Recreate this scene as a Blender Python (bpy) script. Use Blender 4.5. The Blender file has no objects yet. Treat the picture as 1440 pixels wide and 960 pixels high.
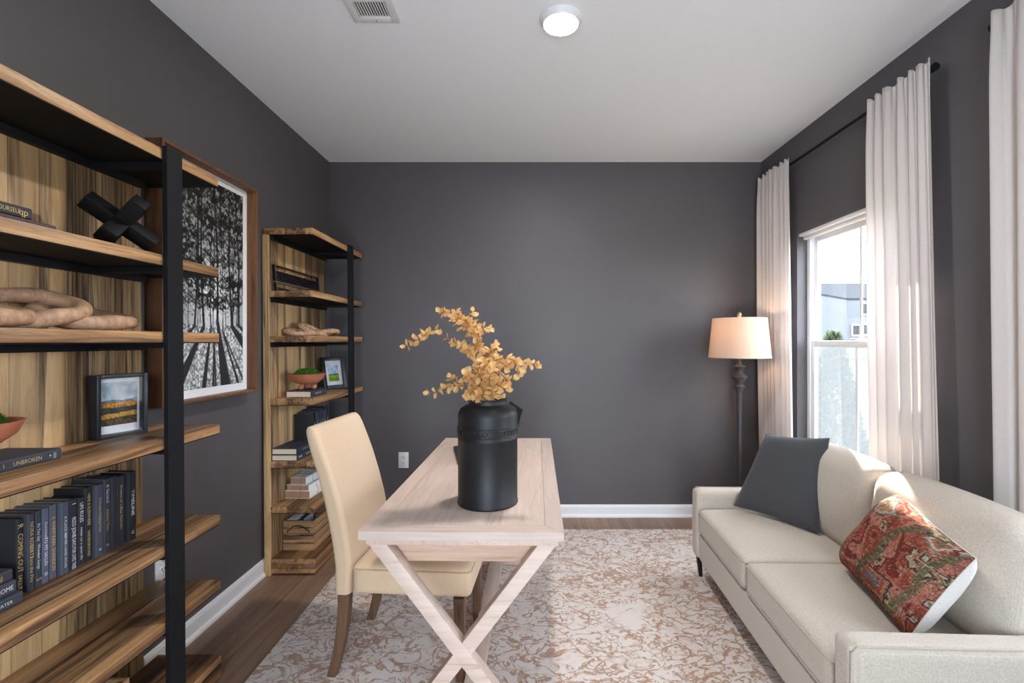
import bpy, bmesh, math, random
import numpy as np
from mathutils import Vector, Matrix, Euler

random.seed(7)
rng = np.random.default_rng(11)
PI = math.pi
R = math.radians
SC = bpy.context.scene
C = SC.collection

# ------------------------------------------------------------------ camera, world, lights, exposure
F = 670.0                      # focal length in pixels of the 1440 px frame
VX, VY, CH = 743.0, 480.0, 1.353
cam_d = bpy.data.cameras.new('camera')
cam = bpy.data.objects.new('camera', cam_d)
C.objects.link(cam)
cam_d.sensor_width = 36.0
cam_d.lens = 36.0 * F / 1440.0
cam_d.shift_x = -(VX - 720.0) / 1440.0
cam_d.clip_start = 0.02
cam_d.clip_end = 300
cam.location = (0, 0, CH)
cam.rotation_euler = (PI / 2, 0, 0)
SC.camera = cam

vs = SC.view_settings
vs.view_transform = 'Standard'
vs.look = 'None'
vs.gamma = 1.0
vs.use_curve_mapping = False
vs.exposure = 2.27

w = bpy.data.worlds.new('sky')
SC.world = w
w.use_nodes = True
bg = w.node_tree.nodes['Background']
bg.inputs['Color'].default_value = (0.82, 0.945, 1.09, 1)
bg.inputs['Strength'].default_value = 3.3

sun_d = bpy.data.lights.new('sun', 'SUN')
sun_d.energy = 8.0
sun_d.angle = R(1.0)
sun_d.color = (1.0, 0.94, 0.86)
sun = bpy.data.objects.new('sun', sun_d)
C.objects.link(sun)
sun.location = (6, 9, 8)
sd = Vector((-1, -2.3, -2.1)).normalized()
sun.rotation_euler = sd.to_track_quat('-Z', 'Y').to_euler()


def portal(name, loc, rot, sx, sy):
    d = bpy.data.lights.new(name, 'AREA')
    d.shape = 'RECTANGLE'
    d.size = sx
    d.size_y = sy
    d.cycles.is_portal = True
    o = bpy.data.objects.new(name, d)
    C.objects.link(o)
    o.location = loc
    o.rotation_euler = rot
    return o


# room dimensions
XL, XR, YB, YF, ZC = -1.54, 1.80, 3.685, -1.3, 2.74
WT = 0.12
WIN = [(2.25, 3.19), (0.60, 1.54)]
WZ0, WZ1 = 0.60, 2.075
OPEN = (-0.50, 0.50, 2.06)      # unseen opening behind the camera, sized to tune the fill light
for i, (a, b) in enumerate(WIN):
    portal('window_portal', (XR + WT + 0.02, (a + b) / 2, (WZ0 + WZ1) / 2), (0, PI / 2, 0), WZ1 - WZ0, b - a)
portal('opening_portal', ((OPEN[0] + OPEN[1]) / 2, YF - WT - 0.02, OPEN[2] / 2), (PI / 2, 0, 0), OPEN[1] - OPEN[0], OPEN[2])


# ------------------------------------------------------------------ helpers
def P(px, py, Y):
    """world point seen at pixel (px,py) at depth Y"""
    return Vector(((px - VX) / F * Y, Y, CH - (py - VY) / F * Y))


def lin(c):
    return tuple(((v / 255.0) / 12.92 if v / 255.0 <= 0.04045 else ((v / 255.0 + 0.055) / 1.055) ** 2.4) for v in c)


def tag(o, label=None, cat=None, group=None, kind=None):
    if label: o['label'] = label
    if cat: o['category'] = cat
    if group: o['group'] = group
    if kind: o['kind'] = kind
    return o


def empty(name, loc=(0, 0, 0), rot=(0, 0, 0), label=None, cat=None, group=None, kind=None):
    o = bpy.data.objects.new(name, None)
    C.objects.link(o)
    o.location = loc
    o.rotation_euler = rot
    o.empty_display_size = 0.05
    return tag(o, label, cat, group, kind)


class MB:
    def __init__(self):
        self.v = []
        self.f = []

    def add(self, vs_, fs, M=None):
        n = len(self.v)
        if M is not None:
            vs_ = [M @ Vector(p) for p in vs_]
        self.v += [tuple(p) for p in vs_]
        self.f += [tuple(i + n for i in f) for f in fs]
        return self

    def bm(self, bm, M=None):
        bm.verts.index_update()
        self.add([v.co.copy() for v in bm.verts], [[v.index for v in f.verts] for f in bm.faces], M)
        bm.free()
        return self

    def box(self, x0, x1, y0, y1, z0, z1, bev=0.0, seg=2, M=None):
        bm = bmesh.new()
        bmesh.ops.create_cube(bm, size=1.0)
        for v in bm.verts:
            v.co = Vector(((x0 + x1) / 2 + v.co.x * (x1 - x0), (y0 + y1) / 2 + v.co.y * (y1 - y0), (z0 + z1) / 2 + v.co.z * (z1 - z0)))
        if bev > 0:
            bmesh.ops.bevel(bm, geom=list(bm.edges), offset=bev, segments=seg, profile=0.5, affect='EDGES')
        return self.bm(bm, M)

    def soft(self, sx, sy, sz, r, n=14, crown=0.0, crown_x=0.0, M=None, fn=None):
        """rounded cushion box centred on origin, with crowned z faces"""
        bm = bmesh.new()
        bmesh.ops.create_cube(bm, size=2.0)
        bmesh.ops.subdivide_edges(bm, edges=list(bm.edges), cuts=n, use_grid_fill=True)
        h = Vector((sx / 2, sy / 2, sz / 2))
        for v in bm.verts:
            q = Vector((math.copysign(abs(v.co.x) ** 0.8, v.co.x), math.copysign(abs(v.co.y) ** 0.8, v.co.y), math.copysign(abs(v.co.z) ** 0.8, v.co.z)))
            p = Vector((q.x * h.x, q.y * h.y, q.z * h.z))
            inner = Vector([max(-h[i] + r, min(h[i] - r, p[i])) for i in range(3)])
            d = p - inner
            if d.length > 1e-9:
                p = inner + d.normalized() * r
            bx, by, bz = p.x / h.x, p.y / h.y, p.z / h.z
            if crown:
                p.z += crown * (1 - bx * bx) * (1 - by * by) * bz
            if crown_x:
                p.x += crown_x * (1 - bz * bz) * (1 - by * by) * bx
            if fn: p = fn(p)
            v.co = p
        return self.bm(bm, M)

    def lathe(self, prof, n=48, M=None, cap0=False, cap1=False):
        vs_, fs = [], []
        for r, z in prof:
            for k in range(n):
                a = 2 * PI * k / n
                vs_.append((r * math.cos(a), r * math.sin(a), z))
        m = len(prof)
        for i in range(m - 1):
            for k in range(n):
                k2 = (k + 1) % n
                fs.append((i * n + k, i * n + k2, (i + 1) * n + k2, (i + 1) * n + k))
        if cap0: fs.append(tuple(range(n))[::-1])
        if cap1: fs.append(tuple((m - 1) * n + k for k in range(n)))
        return self.add(vs_, fs, M)

    def tube(self, pts, rad, n=10, closed=False, M=None):
        pts = [Vector(p) for p in pts]
        m = len(pts)
        if not hasattr(rad, '__len__'): rad = [rad] * m
        tang = []
        for i in range(m):
            if closed:
                t = pts[(i + 1) % m] - pts[i - 1]
            else:
                t = pts[min(i + 1, m - 1)] - pts[max(i - 1, 0)]
            tang.append(t.normalized() if t.length > 1e-9 else Vector((0, 0, 1)))
        ref = Vector((0, 0, 1)) if abs(tang[0].z) < 0.9 else Vector((1, 0, 0))
        u = tang[0].cross(ref).normalized()
        vs_, fs = [], []
        for i in range(m):
            u = (u - tang[i] * u.dot(tang[i])).normalized()
            q = tang[i].cross(u)
            for k in range(n):
                a = 2 * PI * k / n
                vs_.append(pts[i] + (u * math.cos(a) + q * math.sin(a)) * rad[i])
        rr = m if closed else m - 1
        off = 0
        if closed:      # pick the seam offset that twists least
            best = 1e9
            for o in range(n):
                d = (vs_[(m - 1) * n] - vs_[o]).length
                if d < best: best, off = d, o
        for i in range(rr):
            j = (i + 1) % m
            s = off if (closed and i == m - 1) else 0
            for k in range(n):
                fs.append((i * n + k, j * n + (k + s) % n, j * n + (k + 1 + s) % n, i * n + (k + 1) % n))
        if not closed:
            fs.append(tuple(range(n)))
            fs.append(tuple((m - 1) * n + k for k in range(n))[::-1])
        return self.add(vs_, fs, M)

    def loft(self, rings, cap=True, M=None):
        n = len(rings[0])
        vs_ = [p for r in rings for p in r]
        fs = []
        for i in range(len(rings) - 1):
            for k in range(n):
                k2 = (k + 1) % n
                fs.append((i * n + k, i * n + k2, (i + 1) * n + k2, (i + 1) * n + k))
        if cap:
            fs.append(tuple(range(n))[::-1])
            fs.append(tuple((len(rings) - 1) * n + k for k in range(n)))
        return self.add(vs_, fs, M)

    def prism(self, poly, z0, z1, M=None):
        n = len(poly)
        vs_ = [(x, y, z0) for x, y in poly] + [(x, y, z1) for x, y in poly]
        fs = [tuple(range(n))[::-1], tuple(range(n, 2 * n))]
        for k in range(n):
            fs.append((k, (k + 1) % n, n + (k + 1) % n, n + k))
        return self.add(vs_, fs, M)

    def sphere(self, c, r, n=16, M=None, sc=(1, 1, 1)):
        bm = bmesh.new()
        bmesh.ops.create_uvsphere(bm, u_segments=n, v_segments=max(6, n // 2), radius=r)
        for v in bm.verts:
            v.co = Vector((v.co.x * sc[0] + c[0], v.co.y * sc[1] + c[1], v.co.z * sc[2] + c[2]))
        return self.bm(bm, M)

    def build(self, name, m, parent=None, smooth=True, ang=25, recalc=True):
        me = bpy.data.meshes.new(name)
        me.from_pydata(self.v, [], self.f)
        if recalc:
            bm = bmesh.new()
            bm.from_mesh(me)
            bmesh.ops.recalc_face_normals(bm, faces=bm.faces)
            bm.to_mesh(me)
            bm.free()
        if smooth:
            me.shade_smooth()
            try:
                me.set_sharp_from_angle(angle=R(ang))
            except Exception:
                pass
        if m is not None:
            for mm in (m if isinstance(m, (list, tuple)) else [m]):
                me.materials.append(mm)
        me.update()
        o = bpy.data.objects.new(name, me)
        C.objects.link(o)
        if parent is not None:
            o.parent = parent
        return o


def rrect(cx, cy, hx, hy, r, z, n=5):
    """ring of a rounded rectangle in the xy plane"""
    out = []
    for (sx, sy, a0) in ((1, 1, 0), (-1, 1, PI / 2), (-1, -1, PI), (1, -1, 3 * PI / 2)):
        for k in range(n + 1):
            a = a0 + PI / 2 * k / n
            out.append((cx + sx * (hx - r) + r * math.cos(a), cy + sy * (hy - r) + r * math.sin(a), z))
    return out


def copy_tree(o, parent=None):
    c = o.copy()
    C.objects.link(c)
    c.parent = parent
    for ch in list(o.children):
        copy_tree(ch, c)
    return c


def text_mesh(s, size, width=None):
    cu = bpy.data.curves.new('t', 'FONT')
    cu.body = s
    cu.size = size
    cu.align_x = 'CENTER'
    cu.align_y = 'CENTER'
    cu.resolution_u = 2
    o = bpy.data.objects.new('t', cu)
    me = bpy.data.meshes.new_from_object(o)
    vs_ = [v.co.copy() for v in me.vertices]
    fs = [tuple(p.vertices) for p in me.polygons]
    bpy.data.objects.remove(o)
    bpy.data.curves.remove(cu)
    bpy.data.meshes.remove(me)
    if width and vs_:
        w0 = max(v.x for v in vs_) - min(v.x for v in vs_)
        k = width / max(w0, 1e-6)
        for v in vs_: v.x *= k
    return vs_, fs


# ------------------------------------------------------------------ materials
class NT:
    def __init__(self, name):
        self.m = bpy.data.materials.new(name)
        self.m.use_nodes = True
        self.t = self.m.node_tree
        self.n = self.t.nodes
        self.b = self.n['Principled BSDF']
        self.out = self.n['Material Output']

    def node(self, t, **kw):
        nd = self.n.new(t)
        for k, v in kw.items():
            if k in nd.bl_rna.properties: setattr(nd, k, v)
            else: nd.inputs[k].default_value = v
        return nd

    def link(self, a, b):
        self.t.links.new(a, b)

    def coord(self, scale=(1, 1, 1), kind='Object', loc=(0, 0, 0)):
        tc = self.node('ShaderNodeTexCoord')
        mp = self.node('ShaderNodeMapping')
        mp.inputs['Scale'].default_value = scale
        mp.inputs['Location'].default_value = loc
        self.link(tc.outputs[kind], mp.inputs[0])
        return mp.outputs[0]

    def noise(self, vec, scale=5, detail=4, rough=0.5, dist=0.0):
        n = self.node('ShaderNodeTexNoise')
        n.inputs['Scale'].default_value = scale
        n.inputs['Detail'].default_value = detail
        n.inputs['Roughness'].default_value = rough
        n.inputs['Distortion'].default_value = dist
        self.link(vec, n.inputs['Vector'])
        return n.outputs['Fac']

    def ramp(self, fac, stops, interp='LINEAR'):
        r = self.node('ShaderNodeValToRGB')
        r.color_ramp.interpolation = interp
        el = r.color_ramp.elements
        while len(el) < len(stops): el.new(0.5)
        for e, (p, c) in zip(el, stops):
            e.position = p
            e.color = (*c, 1) if len(c) == 3 else c
        self.link(fac, r.inputs[0])
        return r.outputs[0]

    def mix(self, fac, a, b, blend='MIX'):
        m = self.node('ShaderNodeMix')
        m.data_type = 'RGBA'
        m.blend_type = blend
        ins = [i for i in m.inputs if i.enabled]
        for sock, val in zip((m.inputs[0], m.inputs[6], m.inputs[7]), (fac, a, b)):
            if hasattr(val, 'links'): self.link(val, sock)
            elif isinstance(val, (int, float)): sock.default_value = val
            else: sock.default_value = (*val, 1)
        return m.outputs[2]

    def math(self, op, a, b=0.0, c=0.0):
        m = self.node('ShaderNodeMath')
        m.operation = op
        for sock, val in zip(m.inputs, (a, b, c)):
            if hasattr(val, 'links'): self.link(val, sock)
            else: sock.default_value = val
        return m.outputs[0]

    def bump(self, h, strength=0.2, dist=0.005):
        b = self.node('ShaderNodeBump')
        b.inputs['Strength'].default_value = strength
        b.inputs['Distance'].default_value = dist
        self.link(h, b.inputs['Height'])
        self.link(b.outputs[0], self.b.inputs['Normal'])

    def base(self, c):
        if hasattr(c, 'links'): self.link(c, self.b.inputs['Base Color'])
        else: self.b.inputs['Base Color'].default_value = (*c, 1)

    def set(self, rough=None, metal=None, spec=None, **kw):
        if rough is not None: self.b.inputs['Roughness'].default_value = rough
        if metal is not None: self.b.inputs['Metallic'].default_value = metal
        if spec is not None: self.b.inputs['Specular IOR Level'].default_value = spec
        for k, v in kw.items(): self.b.inputs[k].default_value = v
        return self


def plain(name, srgb, rough=0.5, metal=0.0, spec=0.5, var=0.06, scale=30, bump=0.0):
    t = NT(name)
    c = lin(srgb)
    f = t.noise(t.coord(), scale, 4)
    a = tuple(max(0, v * (1 - var)) for v in c)
    b = tuple(min(1, v * (1 + var)) for v in c)
    t.base(t.ramp(f, [(0.3, a), (0.7, b)]))
    t.set(rough, metal, spec)
    if bump: t.bump(t.noise(t.coord(), scale * 8, 3), bump, 0.002)
    return t.m


def wood(name, grain, across, light, mid, dark, plank=0.09, rough=0.45, streak=0.55, seams=True, spec=0.4, gscale=1.0, thick=None, bands=0.5, zone=.54, zamt=0.0, dpl=0.0):
    """plank wood: grain axis, across axis as indices in object space"""
    t = NT(name)
    tc = t.node('ShaderNodeTexCoord')
    sep = t.node('ShaderNodeSeparateXYZ')
    t.link(tc.outputs['Object'], sep.inputs[0])
    g, a = sep.outputs[grain], sep.outputs[across]
    o = sep.outputs[({0, 1, 2} - {grain, across}).pop()]
    idx = t.math('FLOOR', t.math('DIVIDE', t.math('ADD', a, 10.013), plank))
    wn = t.node('ShaderNodeTexWhiteNoise')
    wn.noise_dimensions = '1D'
    t.link(idx, wn.inputs['W'])
    rnd = wn.outputs['Value']
    cb = t.node('ShaderNodeCombineXYZ')
    t.link(t.math('ADD', t.math('MULTIPLY', g, 1.2 * gscale), t.math('MULTIPLY', rnd, 37.0)), cb.inputs[0])
    t.link(t.math('MULTIPLY', a, 16.0 * gscale), cb.inputs[1])
    t.link(t.math('MULTIPLY', o, 16.0 * gscale), cb.inputs[2])
    n1 = t.noise(cb.outputs[0], 1.0, 6, 0.6, 1.2)
    cb2 = t.node('ShaderNodeCombineXYZ')
    t.link(t.math('ADD', t.math('MULTIPLY', g, 8.0), t.math('MULTIPLY', rnd, 11.0)), cb2.inputs[0])
    t.link(t.math('MULTIPLY', a, 260.0), cb2.inputs[1])
    t.link(t.math('MULTIPLY', o, 260.0), cb2.inputs[2])
    n2 = t.noise(cb2.outputs[0], 1.0, 3, 0.6)
    # ringed figure: thin dark contour lines that follow the grain
    ring = t.math('ABSOLUTE', t.math('SUBTRACT', t.math('FRACT', t.math('MULTIPLY', n1, 7.0)), 0.5))
    ringd = t.ramp(ring, [(0.0, (1, 1, 1)), (0.13, (0, 0, 0))])
    cb3 = t.node('ShaderNodeCombineXYZ')
    t.link(t.math('ADD', t.math('MULTIPLY', g, .45 * gscale), t.math('MULTIPLY', rnd, 53.0)), cb3.inputs[0])
    t.link(t.math('MULTIPLY', a, 9.0 * gscale), cb3.inputs[1])
    t.link(t.math('MULTIPLY', o, 9.0 * gscale), cb3.inputs[2])
    nz_ = t.noise(cb3.outputs[0], 1.0, 2, .5, .8)
    zn = t.ramp(nz_, [(zone, (0, 0, 0)), (zone + .07, (1, 1, 1))])
    cb4 = t.node('ShaderNodeCombineXYZ')
    t.link(t.math('ADD', t.math('MULTIPLY', g, 2.2), t.math('MULTIPLY', rnd, 19.0)), cb4.inputs[0])
    t.link(t.math('MULTIPLY', a, 90.0), cb4.inputs[1])
    t.link(t.math('MULTIPLY', o, 90.0), cb4.inputs[2])
    fine = t.ramp(t.noise(cb4.outputs[0], 1.0, 4, .6, .6), [(.34, (1, 1, 1)), (.62, (.22, .22, .22))])
    zf_ = t.math('MULTIPLY', t.math('MULTIPLY', zn, fine), zamt)
    base = t.ramp(n1, [(0.30, dark), (0.30 + 0.16 * streak + 0.02, mid), (0.62, light)])
    base = t.mix(t.math('MULTIPLY', ringd, 0.55 * streak), base, dark)
    base = t.mix(t.math('MULTIPLY', n2, 0.35), base, mid)
    base = t.mix(zf_, base, dark)
    if dpl:
        dp = t.ramp(rnd, [(dpl, (1, 1, 1)), (dpl + .02, (0, 0, 0))])
        wav = t.ramp(t.noise(cb4.outputs[0], .55, 5, .65, 1.6), [(.36, (1, 1, 1)), (.58, (.18, .18, .18))])
        base = t.mix(t.math('MULTIPLY', dp, wav), base, dark)
    tone = t.ramp(rnd, [(0.0, (1 - bands, 1 - bands, 1 - bands)), (0.35, (1 - bands * .35,) * 3), (1.0, (1.12, 1.1, 1.06))])
    base = t.mix(1.0, base, tone, 'MULTIPLY')
    if seams:
        fr = t.math('FRACT', t.math('DIVIDE', t.math('ADD', a, 10.013), plank))
        ed = t.math('MINIMUM', fr, t.math('SUBTRACT', 1.0, fr))
        sm = t.ramp(ed, [(0.0, (1, 1, 1)), (0.0025 / plank, (0, 0, 0))])
        base = t.mix(t.math('MULTIPLY', sm, 0.5), base, tuple(v * .4 for v in dark))
    t.base(base)
    t.set(rough, 0, spec)
    t.bump(n2, 0.12, 0.001)
    return t.m


M = {}
M['wall'] = (lambda t: (t.base(t.ramp(t.noise(t.coord(), 3, 3), [(0.3, lin((88, 84, 86))), (0.7, lin((91, 87, 89)))])), t.set(0.5, 0, 0.42), t.bump(t.noise(t.coord(), 240, 3), 0.08, 0.001), t.m)[-1])(NT('charcoal_paint'))
M['ceiling'] = plain('ceiling_paint', (243, 244, 245), 0.85, var=0.01, scale=60, bump=0.03)
M['trim'] = plain('white_trim', (232, 231, 232), 0.4, var=0.01)
M['vinyl'] = plain('white_vinyl', (236, 237, 238), 0.35, var=0.01)
LT, MD, DK = lin((196, 155, 104)), lin((150, 106, 64)), lin((62, 38, 24))
M['shelf'] = wood('shelf_wood', 1, 0, lin((204, 164, 118)), lin((168, 124, 84)), lin((66, 43, 31)), plank=0.06, bands=.26, rough=.42, zone=.47, zamt=.85, streak=.7, dpl=.28, seams=False)
M['panel'] = wood('panel_wood', 2, 1, lin((214, 180, 134)), lin((192, 152, 106)), lin((68, 48, 36)), plank=0.088, bands=.18, dpl=.36, streak=.35, rough=.5, zone=.50, zamt=.9)
M['base'] = wood('base_wood', 1, 2, lin((190, 146, 100)), lin((136, 96, 64)), lin((58, 37, 26)), plank=0.028, bands=.5, rough=.45, zone=.5, zamt=.7)
M['crate'] = wood('crate_wood', 0, 2, lin((186, 146, 104)), lin((150, 110, 74)), lin((82, 56, 38)), plank=0.046, seams=False, bands=.25, rough=.6)
M['crate_side'] = wood('crate_side_wood', 1, 2, lin((190, 152, 112)), lin((156, 116, 80)), lin((82, 56, 38)), plank=0.046, seams=False, bands=.25, rough=.6)
M['walnut'] = wood('frame_walnut', 2, 1, lin((132, 92, 62)), lin((104, 70, 47)), lin((64, 42, 29)), plank=5, seams=False, bands=.1, streak=.4)
M['floor'] = wood('floor_planks', 1, 0, lin((158, 128, 106)), lin((132, 102, 83)), lin((84, 62, 50)), plank=0.18, bands=.3, streak=.45, rough=.4, gscale=.8)
M['desk'] = wood('whitewashed_oak', 1, 0, lin((208, 188, 176)), lin((194, 172, 160)), lin((168, 144, 130)), plank=0.13, seams=False, bands=.05, streak=.3, rough=.5, gscale=2.2)
M['desk_x'] = wood('whitewashed_oak_cross', 0, 2, lin((208, 188, 176)), lin((194, 172, 160)), lin((168, 144, 130)), plank=5, seams=False, bands=.05, streak=.3, rough=.5, gscale=2.2)
M['apron'] = wood('pale_oak_apron', 0, 2, lin((200, 172, 152)), lin((184, 154, 134)), lin((150, 122, 104)), plank=5, seams=False, bands=.0, streak=.4, rough=.5, gscale=2.2)
M['desk_end'] = wood('whitewashed_oak_end', 0, 1, lin((208, 188, 176)), lin((194, 172, 160)), lin((168, 144, 130)), plank=5, seams=False, bands=.0, streak=.3, rough=.5, gscale=2.2)
M['chair_leg'] = wood('brown_oak', 2, 0, lin((112, 84, 62)), lin((92, 68, 50)), lin((56, 40, 30)), plank=5, seams=False, bands=.1, streak=.4, gscale=2)
M['chain'] = wood('chain_wood', 1, 0, lin((200, 164, 134)), lin((174, 136, 107)), lin((104, 74, 56)), plank=5, seams=False, bands=.05, streak=.6, rough=.55, gscale=1.6)
M['black_metal'] = plain('black_metal', (21, 21, 24), 0.55, 0.0, 0.25, var=.05)
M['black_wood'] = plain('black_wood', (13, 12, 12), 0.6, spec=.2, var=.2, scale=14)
M['black_frame'] = plain('black_frame', (38, 41, 48), 0.4, var=.05)
M['mat_board'] = plain('mat_board', (236, 235, 236), 0.8, var=.01)
M['brass'] = plain('dark_brass', (150, 132, 118), 0.35, 0.7)
M['bead'] = plain('bead_lacquer', (34, 24, 34), 0.3, spec=.6)
M['terracotta'] = plain('terracotta', (184, 112, 82), 0.75, var=.08, scale=18, bump=.05)
M['pages'] = plain('page_block', (226, 206, 182), 0.85, var=.06, scale=90)
M['old_pages'] = plain('foxed_pages', (176, 134, 104), .9, var=.12, scale=80)
M['gold'] = plain('gold_foil', (206, 178, 118), 0.4, 0.3)
M['silver'] = plain('white_foil', (206, 208, 214), 0.45, 0.0)
M['twine'] = plain('jute_twine', (150, 128, 104), 0.9)
M['white_paper'] = plain('white_paper', (232, 230, 226), 0.8, var=.04, scale=12)
M['vase'] = (lambda t: (t.base(t.ramp(t.noise(t.coord(), 9, 5, .6), [(0.3, lin((25, 24, 25))), (0.7, lin((37, 36, 38)))])), t.set(0.5, 0.2, 0.45), t.bump(t.noise(t.coord(), 26, 4), .12, .004), t.m)[-1])(NT('matt_black_metal'))
M['plate'] = plain('outlet_plastic', (226, 226, 228), 0.4, var=.01)
M['slot'] = plain('outlet_slot', (40, 40, 42), 0.6)
M['vent_dark'] = plain('vent_dark', (24, 24, 25), 0.7)
M['bronze'] = plain('lamp_bronze', (62, 58, 60), 0.55, 0.2, var=.15, scale=40)
M['siding'] = plain('house_siding', (92, 93, 96), 0.8, var=.03)
M['roof'] = plain('roof_shingle', (52, 53, 56), 0.9, var=.15, scale=4)
M['asphalt'] = plain('asphalt', (104, 106, 108), 0.9)
M['concrete'] = plain('concrete', (140, 138, 134), 0.9, var=.05, scale=2)
M['lawn'] = plain('winter_lawn', (84, 81, 68), 0.95, var=.12, scale=3)
M['hedge'] = plain('hedge_leaf', (84, 86, 78), 0.95, var=.3, scale=3)
M['bark'] = plain('bark', (84, 68, 54), 0.9)
for k_ in ('siding', 'roof', 'asphalt', 'concrete', 'lawn', 'hedge'):
    M[k_].node_tree.nodes['Principled BSDF'].inputs['Specular IOR Level'].default_value = 0.0


def fabric(name, srgb, rough=0.95, weave=900, var=.08, bump=.25, sheen=.2, trans=0.0, tint=None):
    t = NT(name)
    c = lin(srgb)
    v = t.coord()
    wv = t.node('ShaderNodeTexWave')
    wv.wave_type = 'BANDS'
    wv.bands_direction = 'Y'
    wv.inputs['Scale'].default_value = weave / 6
    wv.inputs['Distortion'].default_value = 2.0
    t.link(v, wv.inputs['Vector'])
    nz = t.noise(v, weave / 3, 2)
    big = t.noise(v, 6, 3)
    f = t.math('ADD', t.math('MULTIPLY', wv.outputs['Fac'], .15), t.math('MULTIPLY', nz, .85))
    a = tuple(x * (1 - var * 1.5) for x in c)
    b = tuple(min(1, x * (1 + var)) for x in c)
    col = t.ramp(f, [(0.25, a), (0.75, b)])
    col = t.mix(t.math('MULTIPLY', big, .12), col, tuple(x * .86 for x in c))
    t.base(col)
    t.set(rough, 0, .2)
    t.b.inputs['Sheen Weight'].default_value = sheen
    t.bump(f, bump, .001)
    if trans:
        tr = t.node('ShaderNodeBsdfTranslucent')
        t.link(col, tr.inputs['Color'])
        mx = t.node('ShaderNodeMixShader')
        mx.inputs[0].default_value = trans
        t.link(t.b.outputs[0], mx.inputs[1])
        t.link(tr.outputs[0], mx.inputs[2])
        t.link(mx.outputs[0], t.out.inputs['Surface'])
    return t.m


M['sofa'] = fabric('oatmeal_linen', (192, 181, 167), weave=560, var=.13, bump=.4)
M['piping'] = fabric('oatmeal_piping', (180, 167, 151), weave=900)
M['chair'] = fabric('cream_linen', (216, 188, 157), weave=620, var=.06, bump=.25)
M['chair_pipe'] = fabric('cream_piping', (192, 162, 128), weave=900)
M['dark_pillow'] = fabric('charcoal_linen', (68, 68, 71), weave=800, var=.12)
M['white_cotton'] = fabric('white_cotton', (214, 209, 202), weave=700)
M['curtain'] = fabric('white_linen_curtain', (240, 233, 229), weave=700, var=.04, bump=.12, sheen=0, trans=.42)
M['shade'] = fabric('linen_lampshade', (222, 200, 180), weave=900, var=.05, bump=.1, sheen=0, trans=.4)
M['moss'] = fabric('green_moss', (66, 104, 34), weave=300, var=.5, bump=.8, sheen=0)


def glass_mat(name, refl=0.06, tint=(1, 1, 1), diff=0.0, dcol=(.6, .62, .63)):
    t = NT(name)
    tr = t.node('ShaderNodeBsdfTransparent')
    tr.inputs['Color'].default_value = (*tint, 1)
    gl = t.node('ShaderNodeBsdfGlossy')
    gl.inputs['Roughness'].default_value = 0.02
    lw = t.node('ShaderNodeLayerWeight')
    lw.inputs['Blend'].default_value = 0.5
    mx = t.node('ShaderNodeMixShader')
    t.link(t.math('MULTIPLY_ADD', t.math('POWER', lw.outputs['Facing'], 5.0), .7, refl), mx.inputs[0])
    t.link(tr.outputs[0], mx.inputs[1])
    t.link(gl.outputs[0], mx.inputs[2])
    last = mx.outputs[0]
    if diff:
        d = t.node('ShaderNodeBsdfTranslucent')
        d.inputs['Color'].default_value = (*dcol, 1)
        m2 = t.node('ShaderNodeMixShader')
        m2.inputs[0].default_value = diff
        t.link(tr.outputs[0], m2.inputs[1])
        t.link(d.outputs[0], m2.inputs[2])
        last = m2.outputs[0]
    t.link(last, t.out.inputs['Surface'])
    return t.m


M['glass'] = glass_mat('window_glass', .025)
M['pic_glass'] = glass_mat('picture_glass', .04)
M['screen'] = glass_mat('insect_mesh', diff=.36, dcol=(.13, .135, .14))


def emit(name, col, s):
    t = NT(name)
    t.base((0.8, .8, .8))
    t.b.inputs['Emission Color'].default_value = (*col, 1)
    t.b.inputs['Emission Strength'].default_value = s
    return t.m


def attr_mat(name, rough=.7, spec=.3):
    t = NT(name)
    a = t.node('ShaderNodeAttribute')
    a.attribute_name = 'print'
    t.base(a.outputs['Color'])
    t.set(rough, 0, spec)
    return t.m


M['print'] = attr_mat('printed_picture')


def leaf_mat(name, a, b, trans=.3, scale=40):
    t = NT(name)
    col = t.ramp(t.noise(t.coord(), scale, 3), [(.3, lin(a)), (.7, lin(b))])
    t.base(col)
    t.set(.6, 0, .3)
    tr = t.node('ShaderNodeBsdfTranslucent')
    t.link(col, tr.inputs['Color'])
    mx = t.node('ShaderNodeMixShader')
    mx.inputs[0].default_value = trans
    t.link(t.b.outputs[0], mx.inputs[1])
    t.link(tr.outputs[0], mx.inputs[2])
    t.link(mx.outputs[0], t.out.inputs['Surface'])
    return t.m


M['leaf'] = leaf_mat('golden_leaf', (206, 150, 84), (242, 210, 152), .25)
M['stem'] = plain('stem_brown', (140, 100, 60), .8)
M['evergreen'] = leaf_mat('evergreen_leaf', (48, 62, 44), (92, 104, 76), .2, 20)


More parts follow.
